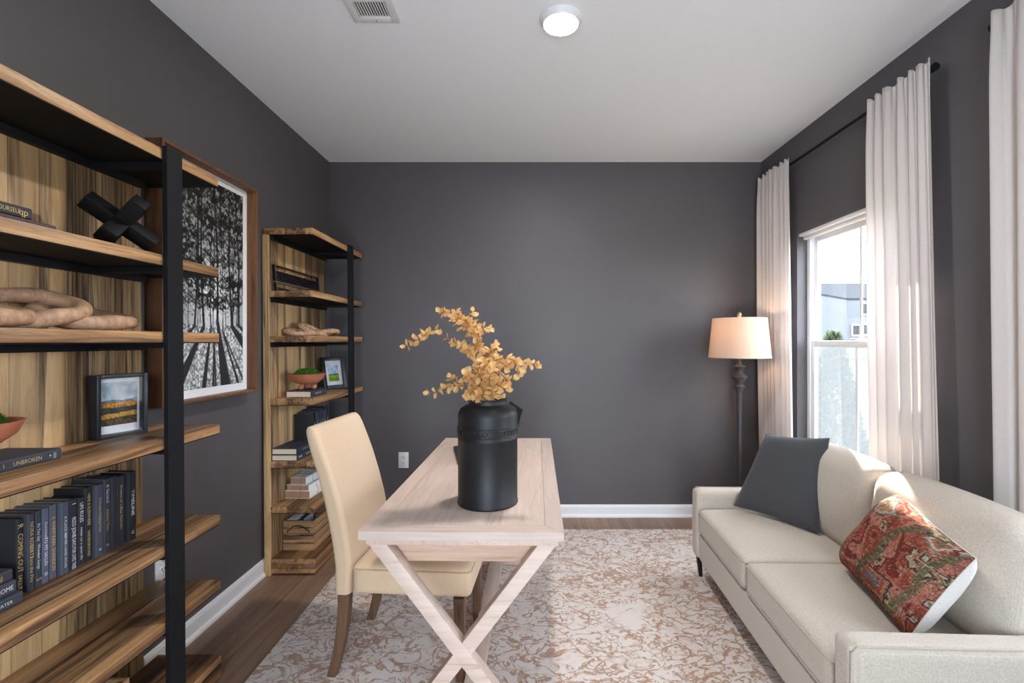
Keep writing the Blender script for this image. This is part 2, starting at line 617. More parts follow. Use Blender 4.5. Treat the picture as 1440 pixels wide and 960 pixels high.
def rug_mat():
    t = NT('vintage_rug')
    v = t.coord()
    cream = t.mix(t.noise(v, 320, 2), lin((232, 221, 214)), lin((213, 201, 193)))

    def lines(scale, dist, wd, loc):
        vv = t.coord((1, 1.25, 1), loc=loc)
        n = t.noise(vv, scale, 3.0, .55, dist)
        d = t.math('ABSOLUTE', t.math('SUBTRACT', t.math('FRACT', t.math('MULTIPLY', n, 5.0)), .5))
        return t.ramp(d, [(wd * .6, (1, 1, 1)), (wd, (0, 0, 0))])
    l1 = lines(7, .7, .125, (0, 0, 0))
    l2 = lines(12, .6, .14, (3, 1, 0))
    m1 = t.ramp(t.noise(v, 3.2, 3, .6, .5), [(.32, (0, 0, 0)), (.42, (1, 1, 1))])
    m2 = t.ramp(t.noise(t.coord(loc=(5, 2, 1)), 4.2, 3, .6, .5), [(.35, (0, 0, 0)), (.45, (1, 1, 1))])
    wear = t.ramp(t.noise(v, 60, 3, .7), [(.34, (.5, .5, .5)), (.5, (1, 1, 1))])
    f = t.math('MAXIMUM', t.math('MULTIPLY', l1, m1), t.math('MULTIPLY', l2, m2))
    # soft tan bodies between the outlines
    body = t.ramp(t.noise(t.coord(loc=(1, 7, 0)), 11, 4, .6, 1.5), [(.54, (0, 0, 0)), (.62, (.35, .35, .35))])
    f = t.math('MAXIMUM', f, t.math('MULTIPLY', body, m1))
    f = t.math('MULTIPLY', f, wear)
    tan = t.mix(t.noise(v, 5, 2), lin((184, 148, 122)), lin((164, 126, 100)))
    col = t.mix(t.math('MULTIPLY', f, .95), cream, tan)
    t.base(col)
    t.set(1.0, 0, .1)
    t.b.inputs['Sheen Weight'].default_value = .15
    h = t.math('ADD', t.math('MULTIPLY', t.noise(v, 380, 3), .6), t.math('MULTIPLY', f, -.5))
    t.bump(h, .6, .004)
    return t.m


M['rug'] = rug_mat()


# ------------------------------------------------------------------ painted prints (numpy -> colour attribute)
def smooth_noise(H, W, cells, seed):
    r = np.random.default_rng(seed)
    gh, gw = max(2, int(cells * H / max(H, W)) + 2), max(2, int(cells * W / max(H, W)) + 2)
    g = r.random((gh, gw))
    y = np.linspace(0, gh - 1.001, H)
    x = np.linspace(0, gw - 1.001, W)
    yi, xi = y.astype(int), x.astype(int)
    fy, fx = (y - yi)[:, None], (x - xi)[None, :]
    fy, fx = fy * fy * (3 - 2 * fy), fx * fx * (3 - 2 * fx)
    a = g[yi][:, xi]; b = g[yi][:, xi + 1]; c = g[yi + 1][:, xi]; d = g[yi + 1][:, xi + 1]
    return (a * (1 - fx) + b * fx) * (1 - fy) + (c * (1 - fx) + d * fx) * fy


def fbm(H, W, cells, seed, octs=4):
    out = np.zeros((H, W)); amp = 1.0; tot = 0
    for k in range(octs):
        out += amp * smooth_noise(H, W, cells * 2 ** k, seed + k); tot += amp; amp *= .55
    return out / tot


def print_mesh(name, img, w_, h_, parent, Mx, thick=0.0):
    """img[H,W,3] srgb 0..1, row 0 = top; grid in local (x right, y up) then Mx"""
    H, W = img.shape[:2]
    xs = np.linspace(-w_ / 2, w_ / 2, W)
    ys = np.linspace(h_ / 2, -h_ / 2, H)
    X, Y = np.meshgrid(xs, ys)
    co = np.stack([X, Y, np.zeros_like(X)], -1).reshape(-1, 3)
    i = (np.arange(H - 1)[:, None] * W + np.arange(W - 1)[None, :]).reshape(-1)
    faces = np.stack([i, i + W, i + W + 1, i + 1], -1)
    me = bpy.data.meshes.new(name)
    me.vertices.add(len(co))
    me.vertices.foreach_set('co', co.ravel())
    me.loops.add(faces.size)
    me.loops.foreach_set('vertex_index', faces.ravel().astype(np.int32))
    me.polygons.add(len(faces))
    me.polygons.foreach_set('loop_start', np.arange(0, faces.size, 4, dtype=np.int32))
    me.update(calc_edges=True)
    set_print(me, img.reshape(-1, 3))
    me.materials.append(M['print'])
    me.transform(Mx)
    o = bpy.data.objects.new(name, me)
    C.objects.link(o)
    o.parent = parent
    return o


def set_print(me, srgb):
    c = np.clip(srgb, 0, 1)
    l = np.where(c <= .04045, c / 12.92, ((c + .055) / 1.055) ** 2.4)
    a = me.color_attributes.new('print', 'FLOAT_COLOR', 'POINT')
    rgba = np.ones((len(l), 4), dtype=np.float32)
    rgba[:, :3] = l
    a.data.foreach_set('color', rgba.ravel())


def stroke(img, x0, y0, x1, y1, w0, w1, col, alpha=1.0):
    H, W = img.shape[:2]
    n = int(max(abs(x1 - x0), abs(y1 - y0))) + 2
    for k in range(n):
        t = k / (n - 1)
        x, y, r = x0 + (x1 - x0) * t, y0 + (y1 - y0) * t, (w0 + (w1 - w0) * t) / 2
        xa, xb = max(0, int(math.floor(x - r - 1))), min(W, int(math.ceil(x + r + 2)))
        ya, yb = max(0, int(math.floor(y - .8))), min(H, int(math.ceil(y + 1.8)))
        if xa >= xb or ya >= yb: continue
        d = np.clip(r + .5 - np.abs(np.arange(xa, xb) - x), 0, 1)[None, :, None] * alpha
        img[ya:yb, xa:xb] = img[ya:yb, xa:xb] * (1 - d) + np.array(col) * d
    return img


def forest(H=400, W=240):
    r = random.Random(5)
    yy, xx = np.mgrid[0:H, 0:W]
    u, v = xx / W, yy / H
    hz = .70
    glow = np.exp(-((u - .62) ** 2 / .10 + (v - .55) ** 2 / .05))
    g = .60 + .36 * glow
    fol = fbm(H, W, 60, 3, 3)
    fol2 = fbm(H, W, 9, 8, 3)
    g = g * (1 - .35 * np.clip((fol - .5) * 5, 0, 1) * np.clip(1 - v, 0, 1))
    img = np.repeat(g[..., None], 3, -1)
    # ground
    gr = fbm(H, W, 110, 20, 2)
    m = v > hz - .01 * np.sin(u * 9)
    ground = np.clip(.66 + (gr - .5) * 1.0, .2, .95)
    img[m] = np.repeat(ground[..., None], 3, -1)[m]
    trunks = []
    for k in range(19):
        x = (k + .5) / 19 * W + r.uniform(-9, 9)
        wd = r.choice([1.0, 1.4, 1.8, 2.5]) if k % 3 else r.uniform(4, 6.5)
        base = hz * H + r.uniform(-6, 14)
        trunks.append((x, wd, base))
        xt, xc = x + r.uniform(-14, 14), x
        segs = 7
        for s in range(segs):
            t0, t1 = s / segs, (s + 1) / segs
            xa = x + (xt - x) * t0 + 3 * math.sin(5 * t0 + k)
            xb = x + (xt - x) * t1 + 3 * math.sin(5 * t1 + k)
            stroke(img, xa, base * (1 - t0), xb, base * (1 - t1), wd * (1.15 - .6 * t0), wd * (1.15 - .6 * t1), (.13, .13, .135), .95)
            for q in range(5):
                a = r.uniform(-1.4, 1.4)
                stroke(img, xb, base * (1 - t1), xb + a * 30, base * (1 - t1) - r.uniform(12, 34), .9, .4, (.17, .17, .17), .8)
    # canopy
    leaf = (fol > .46 + .16 * (v / .62) - .7 * (fol2 - .45)) & (v < .62)
    img[leaf] *= .28
    leaf2 = (fbm(H, W, 120, 31, 2) > .58 + .25 * np.clip(v - .3, 0, 1)) & (v < .66)
    img[leaf2] *= .55
    # long shadows radiating towards the viewer
    for (x, wd, base) in trunks:
        if wd < 1.3: continue
        dx = (x - .60 * W) * 2.3
        stroke(img, x, base - 2, x + dx * 1.25 + 9, H + 4, wd * .6 + .8, wd * 2 + 3, (.20, .20, .21), .75)
        stroke(img, x, base - 2, x + dx, H + 4, wd * 1.5, wd * 4.5, (.17, .17, .18), .85)
    img = np.clip(img, .06, .96)
    return img


def landscape(H, W, kind, seed):
    yy, xx = np.mgrid[0:H, 0:W]
    u, v = xx / W, yy / H
    n = fbm(H, W, 6, seed, 4)
    n2 = np.clip((fbm(H, W, 30, seed + 9, 3) - .5) * 2.2 + .5, 0, 1)
    img = np.zeros((H, W, 3))

    def put(mask, c0, c1, f):
        for k in range(3):
            img[..., k] = np.where(mask & True, c0[k] + (c1[k] - c0[k]) * f, img[..., k])
    if kind == 'autumn':
        put(v >= 0, (.55, .63, .70), (.86, .88, .90), np.clip(n * 1.6 - .2, 0, 1))
        put(v > .36 + .10 * n, (.30, .38, .46), (.46, .52, .56), n2)
        put(v > .44 + .05 * n2, (.50, .34, .14), (.86, .58, .22), n2)
        put(v > .56 + .04 * n, (.16, .18, .20), (.28, .28, .26), n2)
        put(v > .72 + .05 * n - .06 * u, (.62, .46, .18), (.82, .64, .30), n2)
        put(v > .84 - .05 * u, (.18, .16, .12), (.42, .34, .22), n2)
    else:
        put(v >= 0, (.50, .62, .80), (.92, .94, .97), np.clip(n * 1.7 - .3, 0, 1))
        put(v > .52 + .06 * n, (.18, .30, .14), (.38, .50, .20), n2)
        put(v > .60 + .06 * n, (.40, .58, .16), (.70, .76, .24), n2)
        put((v > .78) & (n2 > .5), (.24, .40, .12), (.5, .56, .2), n)
    return img


def kilim(H, W):
    yy, xx = np.mgrid[0:H, 0:W]
    u, v = xx / W, yy / H
    n = fbm(H, W, 14, 40, 3)
    wu = u + (fbm(H, W, 6, 50, 2) - .5) * .09
    wv = v + (fbm(H, W, 6, 60, 2) - .5) * .09
    r = random.Random(9)
    pal = [(.58, .25, .19), (.66, .34, .26), (.50, .20, .16), (.72, .44, .36), (.62, .30, .20)]
    img = np.zeros((H, W, 3))
    # patchwork of rusty reds
    cellv = np.floor(fbm(H, W, 5, 71, 2) * 14).astype(int)
    for i in range(15):
        img[cellv == i] = pal[i % 5]
    pink = smooth_noise(H, W, 3, 77) > .55
    img[pink] = img[pink] * .6 + np.array([.78, .54, .47]) * .4
    olive, dark, cream, slate, salmon = (.40, .37, .25), (.22, .19, .17), (.76, .69, .56), (.42, .43, .44), (.74, .46, .34)

    def poly(cx, cy, s, kind, c):
        a, b = wu - cx, wv - cy
        if kind == 0: d = np.abs(a) + np.abs(b) * 1.2
        elif kind == 1: d = np.maximum(np.abs(a), np.abs(b) * 1.1)
        else:
            th = np.arctan2(b, a)
            d = np.hypot(a, b) * (1 + .18 * np.cos(6 * th))
        for q, col in zip((1.0, .84, .60, .34), c):
            m = d < s * q
            img[m] = img[m] * .15 + np.array(col) * .85
    for k in range(30):
        cx, cy = r.random(), r.random()
        s = r.uniform(.03, .085)
        c = r.choice([(dark, cream, salmon, dark), (olive, salmon, dark, cream), (dark, (.55, .22, .17), cream, slate), (slate, cream, (.6, .3, .22), olive), (dark, olive, cream, (.5, .2, .16))])
        poly(cx, cy, s, r.choice([0, 1, 2, 2]), c)
    poly(.30, .22, .17, 0, (slate, cream, salmon, olive))
    poly(.62, .72, .12, 1, (dark, salmon, (.6, .28, .2), slate))
    # olive bands
    for c0, wd in ((.58, .022), (.86, .020)):
        m = np.abs(wu * .75 + wv * .12 - c0 * .8) < wd
        img[m] = img[m] * .2 + np.array(olive) * .8
    q = fbm(H, W, 8, 90, 3)
    ln = np.abs(np.mod(q * 6, 1) - .5) < .05
    img[ln] = img[ln] * .35 + np.array(dark) * .65
    ln2 = np.abs(np.mod(fbm(H, W, 10, 120, 3) * 5, 1) - .5) < .035
    img[ln2] = img[ln2] * .4 + np.array(cream) * .6
    img *= (1 - .14 * (np.mod(yy, 3) == 0))[..., None] * (1 - .08 * (np.mod(xx, 3) == 0))[..., None]
    img *= (1 + .35 * (smooth_noise(H, W, 110, 5) - .5))[..., None]
    img = img * .80 + img.mean(-1, keepdims=True) * .13
    return np.clip(img, .04, .95)


# ------------------------------------------------------------------ the room
def struct(name, mb, m, parent=None, **kw):
    o = mb.build(name, m, parent, **kw)
    if parent is None: o['kind'] = 'structure'
    return o


struct('floor', MB().box(XL - WT, XR + WT, YF - WT, YB + WT, -.1, 0), M['floor'])
struct('ceiling', MB().box(XL - WT, XR + WT, YF - WT, YB + WT, ZC, ZC + .1), M['ceiling'])
struct('wall_left', MB().box(XL - WT, XL, YF, YB, 0, ZC), M['wall'])
struct('wall_back', MB().box(XL - WT, XR + WT, YB, YB + WT, 0, ZC), M['wall'])
wf = MB().box(XL - WT, OPEN[0], YF - WT, YF, 0, ZC).box(OPEN[1], XR + WT, YF - WT, YF, 0, ZC).box(OPEN[0], OPEN[1], YF - WT, YF, OPEN[2], ZC)
struct('wall_front', wf, M['wall'])
wr = MB()
ys = [YF, WIN[1][0], WIN[1][1], WIN[0][0], WIN[0][1], YB]
for i in range(5):
    if i in (1, 3):
        wr.box(XR, XR + WT, ys[i], ys[i + 1], 0, WZ0).box(XR, XR + WT, ys[i], ys[i + 1], WZ1, ZC)
    else:
        wr.box(XR, XR + WT, ys[i], ys[i + 1], 0, ZC)
struct('wall_right', wr, M['wall'])


def baseboard(name, poly_from, poly_to, inward):
    """profiled skirting from a to b, inward = unit normal into the room"""
    a, b, nrm = Vector(poly_from), Vector(poly_to), Vector(inward)
    prof = [(0.001, 0), (.026, 0), (.026, .010), (.022, .018), (.014, .021), (.014, .078), (.011, .083), (.011, .088), (.006, .094), (.001, .094)]
    ra = [(a + nrm * d + Vector((0, 0, z))) for d, z in prof]
    rb = [(b + nrm * d + Vector((0, 0, z))) for d, z in prof]
    return struct(name, MB().loft([ra, rb]), M['trim'], ang=25)


baseboard('baseboard_back', (XL + .03, YB, 0), (XR - .03, YB, 0), (0, -1, 0))
baseboard('baseboard_left', (XL, YF, 0), (XL, YB, 0), (1, 0, 0))
baseboard('baseboard_right', (XR, YF, 0), (XR, YB, 0), (-1, 0, 0))


def make_window(n, y0, y1):
    root = empty('window_%d' % n, (XR + .065, (y0 + y1) / 2, WZ0), kind='structure')
    hw = (y1 - y0) / 2
    H = WZ1 - WZ0
    fr = MB()
    d0, d1, t = 0.0, .054, .035
    fr.box(d0, d1, -hw, -hw + t, 0, H, .003).box(d0, d1, hw - t, hw, 0, H, .003)
    fr.box(d0, d1, -hw + t, hw - t, H - t, H, .003).box(d0, d1, -hw + t, hw - t, 0, t, .003)
    fr.build('window_frame', M['vinyl'], root)
    MB().box(-.085, .0, -hw - .0, hw, 0.0, .018, .004).build('sill', M['trim'], root)
    MB().box(-.055, .0, -hw, hw, H - .024, H - .001, .004).box(-.025, 0, -hw, hw, H - .045, H - .024, .004).build('head_trim', M['trim'], root)
    mid = H * .5
    w_ = hw - t

    def sash(name, z0, z1, x0, x1, rail):
        s = MB()
        s.box(x0, x1, -w_, -w_ + rail, z0, z1, .003).box(x0, x1, w_ - rail, w_, z0, z1, .003)
        s.box(x0, x1, -w_ + rail, w_ - rail, z0, z0 + rail, .003).box(x0, x1, -w_ + rail, w_ - rail, z1 - rail, z1, .003)
        so = s.build(name, M['vinyl'], root)
        xm = (x0 + x1) / 2
        MB().box(xm - .002, xm + .002, -w_ + rail, w_ - rail, z0 + rail, z1 - rail).build('glass_pane', M['glass'], so)
        MB().box(xm - .007, xm - .0025, -.009, .009, z0 + rail, z1 - rail).build('muntin', M['vinyl'], so)
        return so
    sash('upper_sash', mid - .018, H - t, .030, .050, .034)
    ls = sash('lower_sash', t, mid + .02, .006, .026, .040)
    lk = MB().box(-.006, .008, -.03, .03, mid + .0205, mid + .032, .003)
    lk.build('sash_lock', M['vinyl'], root)
    MB().box(.0505, .0515, -w_, w_, t, mid).build('insect_screen', M['screen'], root)
    return root


make_window(1, *WIN[0])
make_window(2, *WIN[1])

# ------------------------------------------------------------------ outside
GZ = -.4
struct('ground', MB().box(1.95, 160, -40, 140, GZ - .2, GZ), M['lawn'])
struct('driveway', MB().box(4.5, 26, 11, 18.5, GZ, GZ + .012), M['concrete'])
struct('street', MB().box(10, 90, 27, 31, GZ, GZ + .012), M['asphalt'])


def house():
    root = empty('house', (32, 48, GZ), label='pale grey two-storey house with a grey hip roof seen through the window', cat='house')
    O = Vector((32, 48, GZ))
    fp = [(21.5, 38.2), (30.8, 46), (43, 45.4), (43, 57), (21.5, 57)]
    loc = [(x - 32, y - 48) for x, y in fp]
    MB().prism(loc, 0, 5.54 - GZ).build('wall', M['siding'], root, smooth=False)
    ez, rz = 5.54 - GZ, 7.7 - GZ
    e = [Vector((x * 1.03, y * 1.03, ez)) for x, y in loc]
    e2 = [v - Vector((0, 0, .18)) for v in e]
    r1, r2 = Vector((-5, 3.5, rz)), Vector((7, 4, rz))
    v = e + e2 + [r1, r2]
    f = [(0, 1, 10), (1, 2, 11, 10), (2, 3, 11), (3, 4, 10, 11), (4, 0, 10), (9, 8, 7, 6, 5)]
    f += [(k, (k + 1) % 5, 5 + (k + 1) % 5, 5 + k) for k in range(5)]
    MB().add(v, f).build('roof', M['roof'], root, smooth=False)
    for px, py, ww, hh in ((1203, 464, .75, 1.1), (1209, 464, .75, 1.1), (1217, 434, .85, 1.15), (1218, 463, .85, 1.1), (1230, 434, .85, 1.1)):
        p = P(px, py, 45.9) - O
        yy = -2.0 - (p.x + 1.2) * .049 - .06
        b = MB().box(p.x - ww / 2, p.x + ww / 2, yy - .05, yy + .03, p.z - hh / 2, p.z + hh / 2)
        wd = b.build('window', M['vinyl'], root)
        MB().box(p.x - ww / 2 + .08, p.x + ww / 2 - .08, yy - .08, yy - .051, p.z - hh / 2 + .08, p.z + hh / 2 - .08).build('pane', M['vent_dark'], wd)
    return root


house()


def evergreen(x, y, h, r0, label, seed):
    rr = random.Random(seed)
    root = empty('evergreen_shrub', (x, y, GZ), label=label, cat='shrub')
    MB().tube([(0, 0, 0), (0, 0, h * .6)], [.03, .012], 8).build('trunk', M['bark'], root)
    mb = MB()
    vs_, fs = [], []
    for k in range(7000):
        t = rr.random() ** 1.1
        z = .08 + t * (h - .08)
        rad = r0 * (1 - t) ** .8 * (.75 + .3 * rr.random())
        a = rr.uniform(0, 2 * PI)
        c = Vector((rad * math.cos(a), rad * math.sin(a), z))
        d = Vector((math.cos(a), math.sin(a), rr.uniform(.3, 1.4))).normalized()
        s = d.cross(Vector((rr.uniform(-1, 1), rr.uniform(-1, 1), rr.uniform(-1, 1)))).normalized()
        l, wd = rr.uniform(.05, .09), rr.uniform(.012, .022)
        n = len(vs_)
        vs_ += [c - s * wd * .4, c + d * l * .5 - s * wd, c + d * l, c + d * l * .5 + s * wd, c + s * wd * .4]
        fs.append((n, n + 1, n + 2, n + 3, n + 4))
    mb.add(vs_, fs)
    mb.build('foliage', M['evergreen'], root, smooth=False, recalc=False)
    return root


evergreen(3.02, 4.72, 1.82, .36, 'tall cone-shaped evergreen shrub just outside the window', 3)
evergreen(3.72, 4.95, .95, .26, 'low evergreen shrub to the right of the taller one outside the window', 4)


def hedge():
    rr = random.Random(2)
    vs_, fs = [], []
    for k in range(5000):
        c = Vector((rr.uniform(28, 70), rr.uniform(61, 63), GZ + rr.uniform(0, 1.5)))
        d = Vector((rr.uniform(-1, 1), rr.uniform(-1, 1), rr.uniform(-.2, 1))).normalized()
        s = d.cross(Vector((0, 1, .3))).normalized()
        n = len(vs_)
        vs_ += [c, c + d * .3 - s * .14, c + d * .55, c + d * .3 + s * .14]
        fs.append((n, n + 1, n + 2, n + 3))
    o = MB().add(vs_, fs).build('hedge', M['hedge'], None, smooth=False, recalc=False)
    tag(o, 'long low hedge far across the lawn outside the window', 'hedge')


hedge()

# ------------------------------------------------------------------ rug
RZ = .012
rb = MB()
rb.box(-1.12, 1.25, .55, 3.41, .0005, RZ, .005, 3)
rug = rb.build('area_rug', M['rug'])
tag(rug, 'large cream and tan distressed vintage rug on the wood floor', 'rug')

# ------------------------------------------------------------------ bookcases
BX, DEP, BL = -1.522, .290, .825
SHELF_Z = [2.008, 1.646, 1.384, 1.020, .657, .396]
LEAN = R(.4)
LEANT = math.tan(LEAN)


def bookcase(y0, label):
    root = empty('bookcase', (BX, y0, 0), (0, -LEAN, 0), label, 'bookcase', 'bookcases along the left wall')
    T = .036
    MB().box(0.001, .035, 0, .755, 0, 1.970, .0015).build('back_panel', M['panel'], root)
    for i, z in enumerate(SHELF_Z):
        x0 = .001 if i == 0 else .0355
        MB().box(x0, DEP, .008, BL, z - T, z, .002).build('shelf', M['shelf'], root)
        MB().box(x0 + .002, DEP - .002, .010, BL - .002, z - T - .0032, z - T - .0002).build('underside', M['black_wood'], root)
        (MB().box(.0355, .058, .02, .75, z - T - .028, z - T - .0034) if i < 3 else MB()).box(.058, DEP - .001, .546, .586, z - T - .020, z - T - .0034).build('shelf_bracket', M['black_metal'], root)
    b = MB()
    b.box(.0355, DEP, .008, BL, .012, .096, .002)
    b.build('plinth', M['base'], root)
    MB().box(DEP + .0005, DEP + .018, .530, .602, 0, 2.016, .001, 1).build('post', M['black_metal'], root)
    return root


NB, FB = 1.089, 2.745
bookcase(NB, 'open wooden bookcase with a black post, nearest at the left edge')
bookcase(FB, 'open wooden bookcase with a black post, in the far corner behind the chair')


def bx(x, z):
    """world x on a leaning bookcase shelf at height z"""
    return x - (z * LEANT)


# ------------------------------------------------------------------ books
book_mats = {}


def bmat(c):
    k = tuple(c)
    if k not in book_mats:
        book_mats[k] = plain('book_cloth', c, .6, var=.08, scale=60, bump=.04)
    return book_mats[k]


def book(name, t, d, h, col, loc, flat=False, rz=0.0, titles=(), label='', cat='book', group=None, lean=0.0, pages=None, cover_panel=None, round_spine=True):
    rot = Euler((PI / 2 if flat else lean, 0, rz), 'XYZ')
    root = empty(name, loc, rot, label, cat, group)
    ct = .003
    mb = MB()
    # boards with a gently rounded spine between them, one wrap
    outer = [(-d, 0), (-.008, 0)] + [(-.008 + .008 * math.sin(a) , t / 2 - t / 2 * math.cos(a)) for a in [PI * k / 10 for k in range(1, 10)]] + [(-.008, t), (-d, t)]
    if not round_spine:
        outer = [(-d, 0), (-.001, 0), (0, .001), (0, t - .001), (-.001, t), (-d, t)]
    else:
        outer = [(-d, 0), (-.006, 0), (-.002, .0015), (0, .005), (0, t - .005), (-.002, t - .0015), (-.006, t), (-d, t)]
    inner = [(-d, t - ct), (-.006, t - ct), (-.0045, t - ct - .001), (-.0045, ct + .001), (-.006, ct), (-d, ct)]
    mb.prism(outer + inner, 0, h)
    mb.build('cover', bmat(col), root, ang=25)
    MB().box(-d + .004, -.0048, ct + .0002, t - ct - .0002, .004, h - .004, .0005, 1).build('pages', pages or M['pages'], root, smooth=False)
    if cover_panel:  # teal glare on the cover, put in as a thin coloured panel
        MB().box(-d + .012, -.058, -.0012, -.0002, .006, h - .006).build('glare_panel', bmat(cover_panel), root)
    for (s, pos, size, length, m) in titles:
        vs_, fs = text_mesh(s, size, length)
        if not vs_: continue
        # text x -> -z (top to bottom), text y -> +y, sits on the spine
        Mx = Matrix(((0, 0, 1, .0006), (0, 1, 0, t / 2), (-1, 0, 0, h * pos), (0, 0, 0, 1)))
        MB().add(vs_, fs, Mx).build('spine_title', M[m], root, smooth=False, recalc=False)
    return root


Zs = SHELF_Z[4] + .0005
edges = [28, 39, 51, 62, 74, 86, 99, 112, 123.5, 135, 147, 159, 168, 181, 193]
SPX = -1.385
tops = [727, 720, 716, 712, 707, 703, 699, 697, 683, 679, 671, 668, 667, 661]
specs = [
    ((27, 28, 33), [('COMING OUT', .55, .019, .105, 'gold'), ('SALLY', .17, .014, .04, 'gold'), ('R', .90, .02, None, 'gold')], 'black book titled Coming Out, first upright book at the left of the near row'),
    ((52, 54, 63), [('NORA ROBERTS', .66, .015, .10, 'gold'), ('Face the Fire', .28, .013, .07, 'gold')], 'charcoal upright book with gold Face the Fire title, near bookcase'),
    ((46, 54, 64), [('As You Say', .72, .012, .05, 'silver'), ('Wooden Songs', .40, .011, .07, 'silver'), ('S', .10, .02, None, 'gold')], 'slate blue upright book titled As You Say, near bookcase'),
    ((84, 86, 104), [('Summer', .70, .010, .05, 'silver'), ('TO MY SALLIN', .42, .013, .08, 'silver'), ('III', .12, .014, None, 'silver')], 'pale grey-violet upright book with white lettering, near bookcase'),
    ((82, 80, 94), [('A WARM RAIN', .64, .015, .085, 'gold'), ('SHANNON', .26, .016, .065, 'gold')], 'grey-mauve upright book with gold A Warm Rain title, near bookcase'),
    ((66, 72, 86), [('A PLACE IN', .66, .011, .06, 'silver'), ('NEVER LAND ROAD', .32, .010, .10, 'silver')], 'slate grey upright book with small white A Place In title, near bookcase'),
    ((30, 31, 38), [('RIZO JONE', .60, .017, .06, 'silver'), ('5 DAYS FOR LIVES TREE', .24, .017, .10, 'silver'), ('I', .93, .018, None, 'silver')], 'black upright book with bold white title, seventh in the near row'),
    ((30, 32, 40), [('LIFE RULES', .78, .016, .06, 'silver'), ('notes on a quiet life', .32, .010, .10, 'silver')], 'narrow black upright book titled Life Rules, near bookcase'),
    ((24, 25, 29), [('HERE & ELSEWHERE', .70, .014, .10, 'gold'), ('UNDERGROUND', .24, .013, .08, 'gold')], 'black upright book titled Here and Elsewhere, near bookcase'),
    ((58, 62, 74), [('A Christmas Wedding in Town', .58, .011, .11, 'gold'), ('II', .10, .014, None, 'silver')], 'blue-grey upright book titled A Christmas Wedding, near bookcase'),
    ((54, 57, 67), [('A Second', .80, .016, .06, 'silver'), ('Summer Time', .44, .013, .07, 'gold'), ('B', .10, .016, None, 'gold')], 'grey upright book titled A Second, near bookcase'),
    ((52, 50, 56), [], 'plain untitled grey upright book, third from the right of the near row'),
    ((44, 44, 52), [('Dreams of a Blue Republic', .55, .013, .15, 'gold')], 'dark upright book with one long gold title, second from the right of the near row'),
    ((24, 26, 31), [('FAMILIAR ECHOES', .60, .010, .12, 'silver'), ('TIMELINE', .55, .017, .09, 'silver'), ('U', .12, .015, None, 'silver')], 'black upright book titled Timeline, rightmost of the near row'),
]
for i, (c, tt, lb) in enumerate(specs):
    ya, yb = F * -SPX / (VX - edges[i]), F * -SPX / (VX - edges[i + 1])
    h = CH - (tops[i] - VY) * yb / F - Zs
    if i == 13: tt = [tt[0][:0] or tt[1], tt[2]]
    book('book', yb - ya - .0012, .105 + .004 * (i % 3) if i < 12 else .098, h, c, (bx(SPX + .003 * ((i * 7) % 4 - 1.5), .75), ya, Zs), titles=tt, label=lb,
         group='upright books on the near bookcase', cover_panel=(84, 104, 108) if i == 0 else None)
# second line of the rightmost spine and flat stack beside
zz = Zs
for (t, h, sx, yf, c, tt, lb) in (
        (.031, .235, -1.345, 1.272, (58, 60, 70), [('IN STILL WATER', .3, .012, .09, 'silver')], 'grey book at the bottom of the flat stack by the near upright books'),
        (.035, .23, -1.352, 1.262, (60, 58, 70), [('HOME', .12, .017, .04, 'silver'), ('W', .3, .017, None, 'silver')], 'violet-grey middle book of the flat stack by the near upright books'),
        (.030, .225, -1.356, 1.257, (54, 52, 62), [('GJ', .14, .016, None, 'gold')], 'dark book on top of the flat stack by the near upright books')):
    tt = [(s, 1 - (1 - p) if False else p, z, l, m) for s, p, z, l, m in tt]
    book('book', t, .11, h, c, (bx(sx, zz), yf, zz), flat=True, titles=tt, label=lb, group='flat books on the near bookcase')
    zz += t + .0006

# near shelf two: two flat books
z2 = SHELF_Z[1] + .0006
book('book', .018, .15, .23, (84, 62, 64), (bx(-1.262, z2), 1.285, z2), flat=True, label='thin plum book lying under the dark one, by the black jack sculpture', group='flat books on the near bookcase')
book('book', .031, .15, .21, (48, 44, 46), (bx(-1.272, z2), 1.232, z2 + .0187), flat=True, rz=0, titles=[('ASK YOURSELF', .34, .016, .085, 'gold'), ('qp', .10, .024, None, 'gold')],
     label='dark book with gold Ask Yourself title on top of the plum one', group='flat books on the near bookcase')
# near shelf four: UNBROKEN under the bowl
z4 = SHELF_Z[3] + .0006
book('book', .030, .155, .245, (56, 58, 68), (bx(-1.322, z4), 1.356, z4), flat=True, titles=[('UNBROKEN', .37, .016, .072, 'gold'), ('1', .61, .014, None, 'gold'), ('Laurel Hand', .80, .012, .07, 'silver'), ('\u2022 || ', .09, .018, None, 'silver')],
     label='grey book titled Unbroken lying under the near terracotta bowl', group='flat books on the near bookcase')

# far bookcase books
zf = SHELF_Z[3] + .0006
book('book', .038, .152, .215, (48, 50, 60), (bx(-1.278, zf), 3.036, zf), flat=True, titles=[('MEMORY AND', .55, .014, .09, 'silver'), ('S', .1, .014, None, 'silver')], label='dark book lying under the far terracotta bowl', group='flat books on the far bookcase')
zf = SHELF_Z[4] + .0006
book('book', .036, .152, .235, (44, 50, 66), (bx(-1.338, zf), 3.005, zf), flat=True, titles=[('MHN', .85, .02, .04, 'silver'), ('NIGHT SKY', .4, .014, .07, 'silver')], label='lower navy book of the flat pair on the far bookcase, behind the chair', group='flat books on the far bookcase')
book('book', .036, .150, .232, (42, 46, 58), (bx(-1.340, zf), 3.003, zf + .0366), flat=True, titles=[('LETTERS TO A STAR', .45, .014, .12, 'gold')], label='upper navy book of the flat pair on the far bookcase, behind the chair', group='flat books on the far bookcase')
y = 3.010
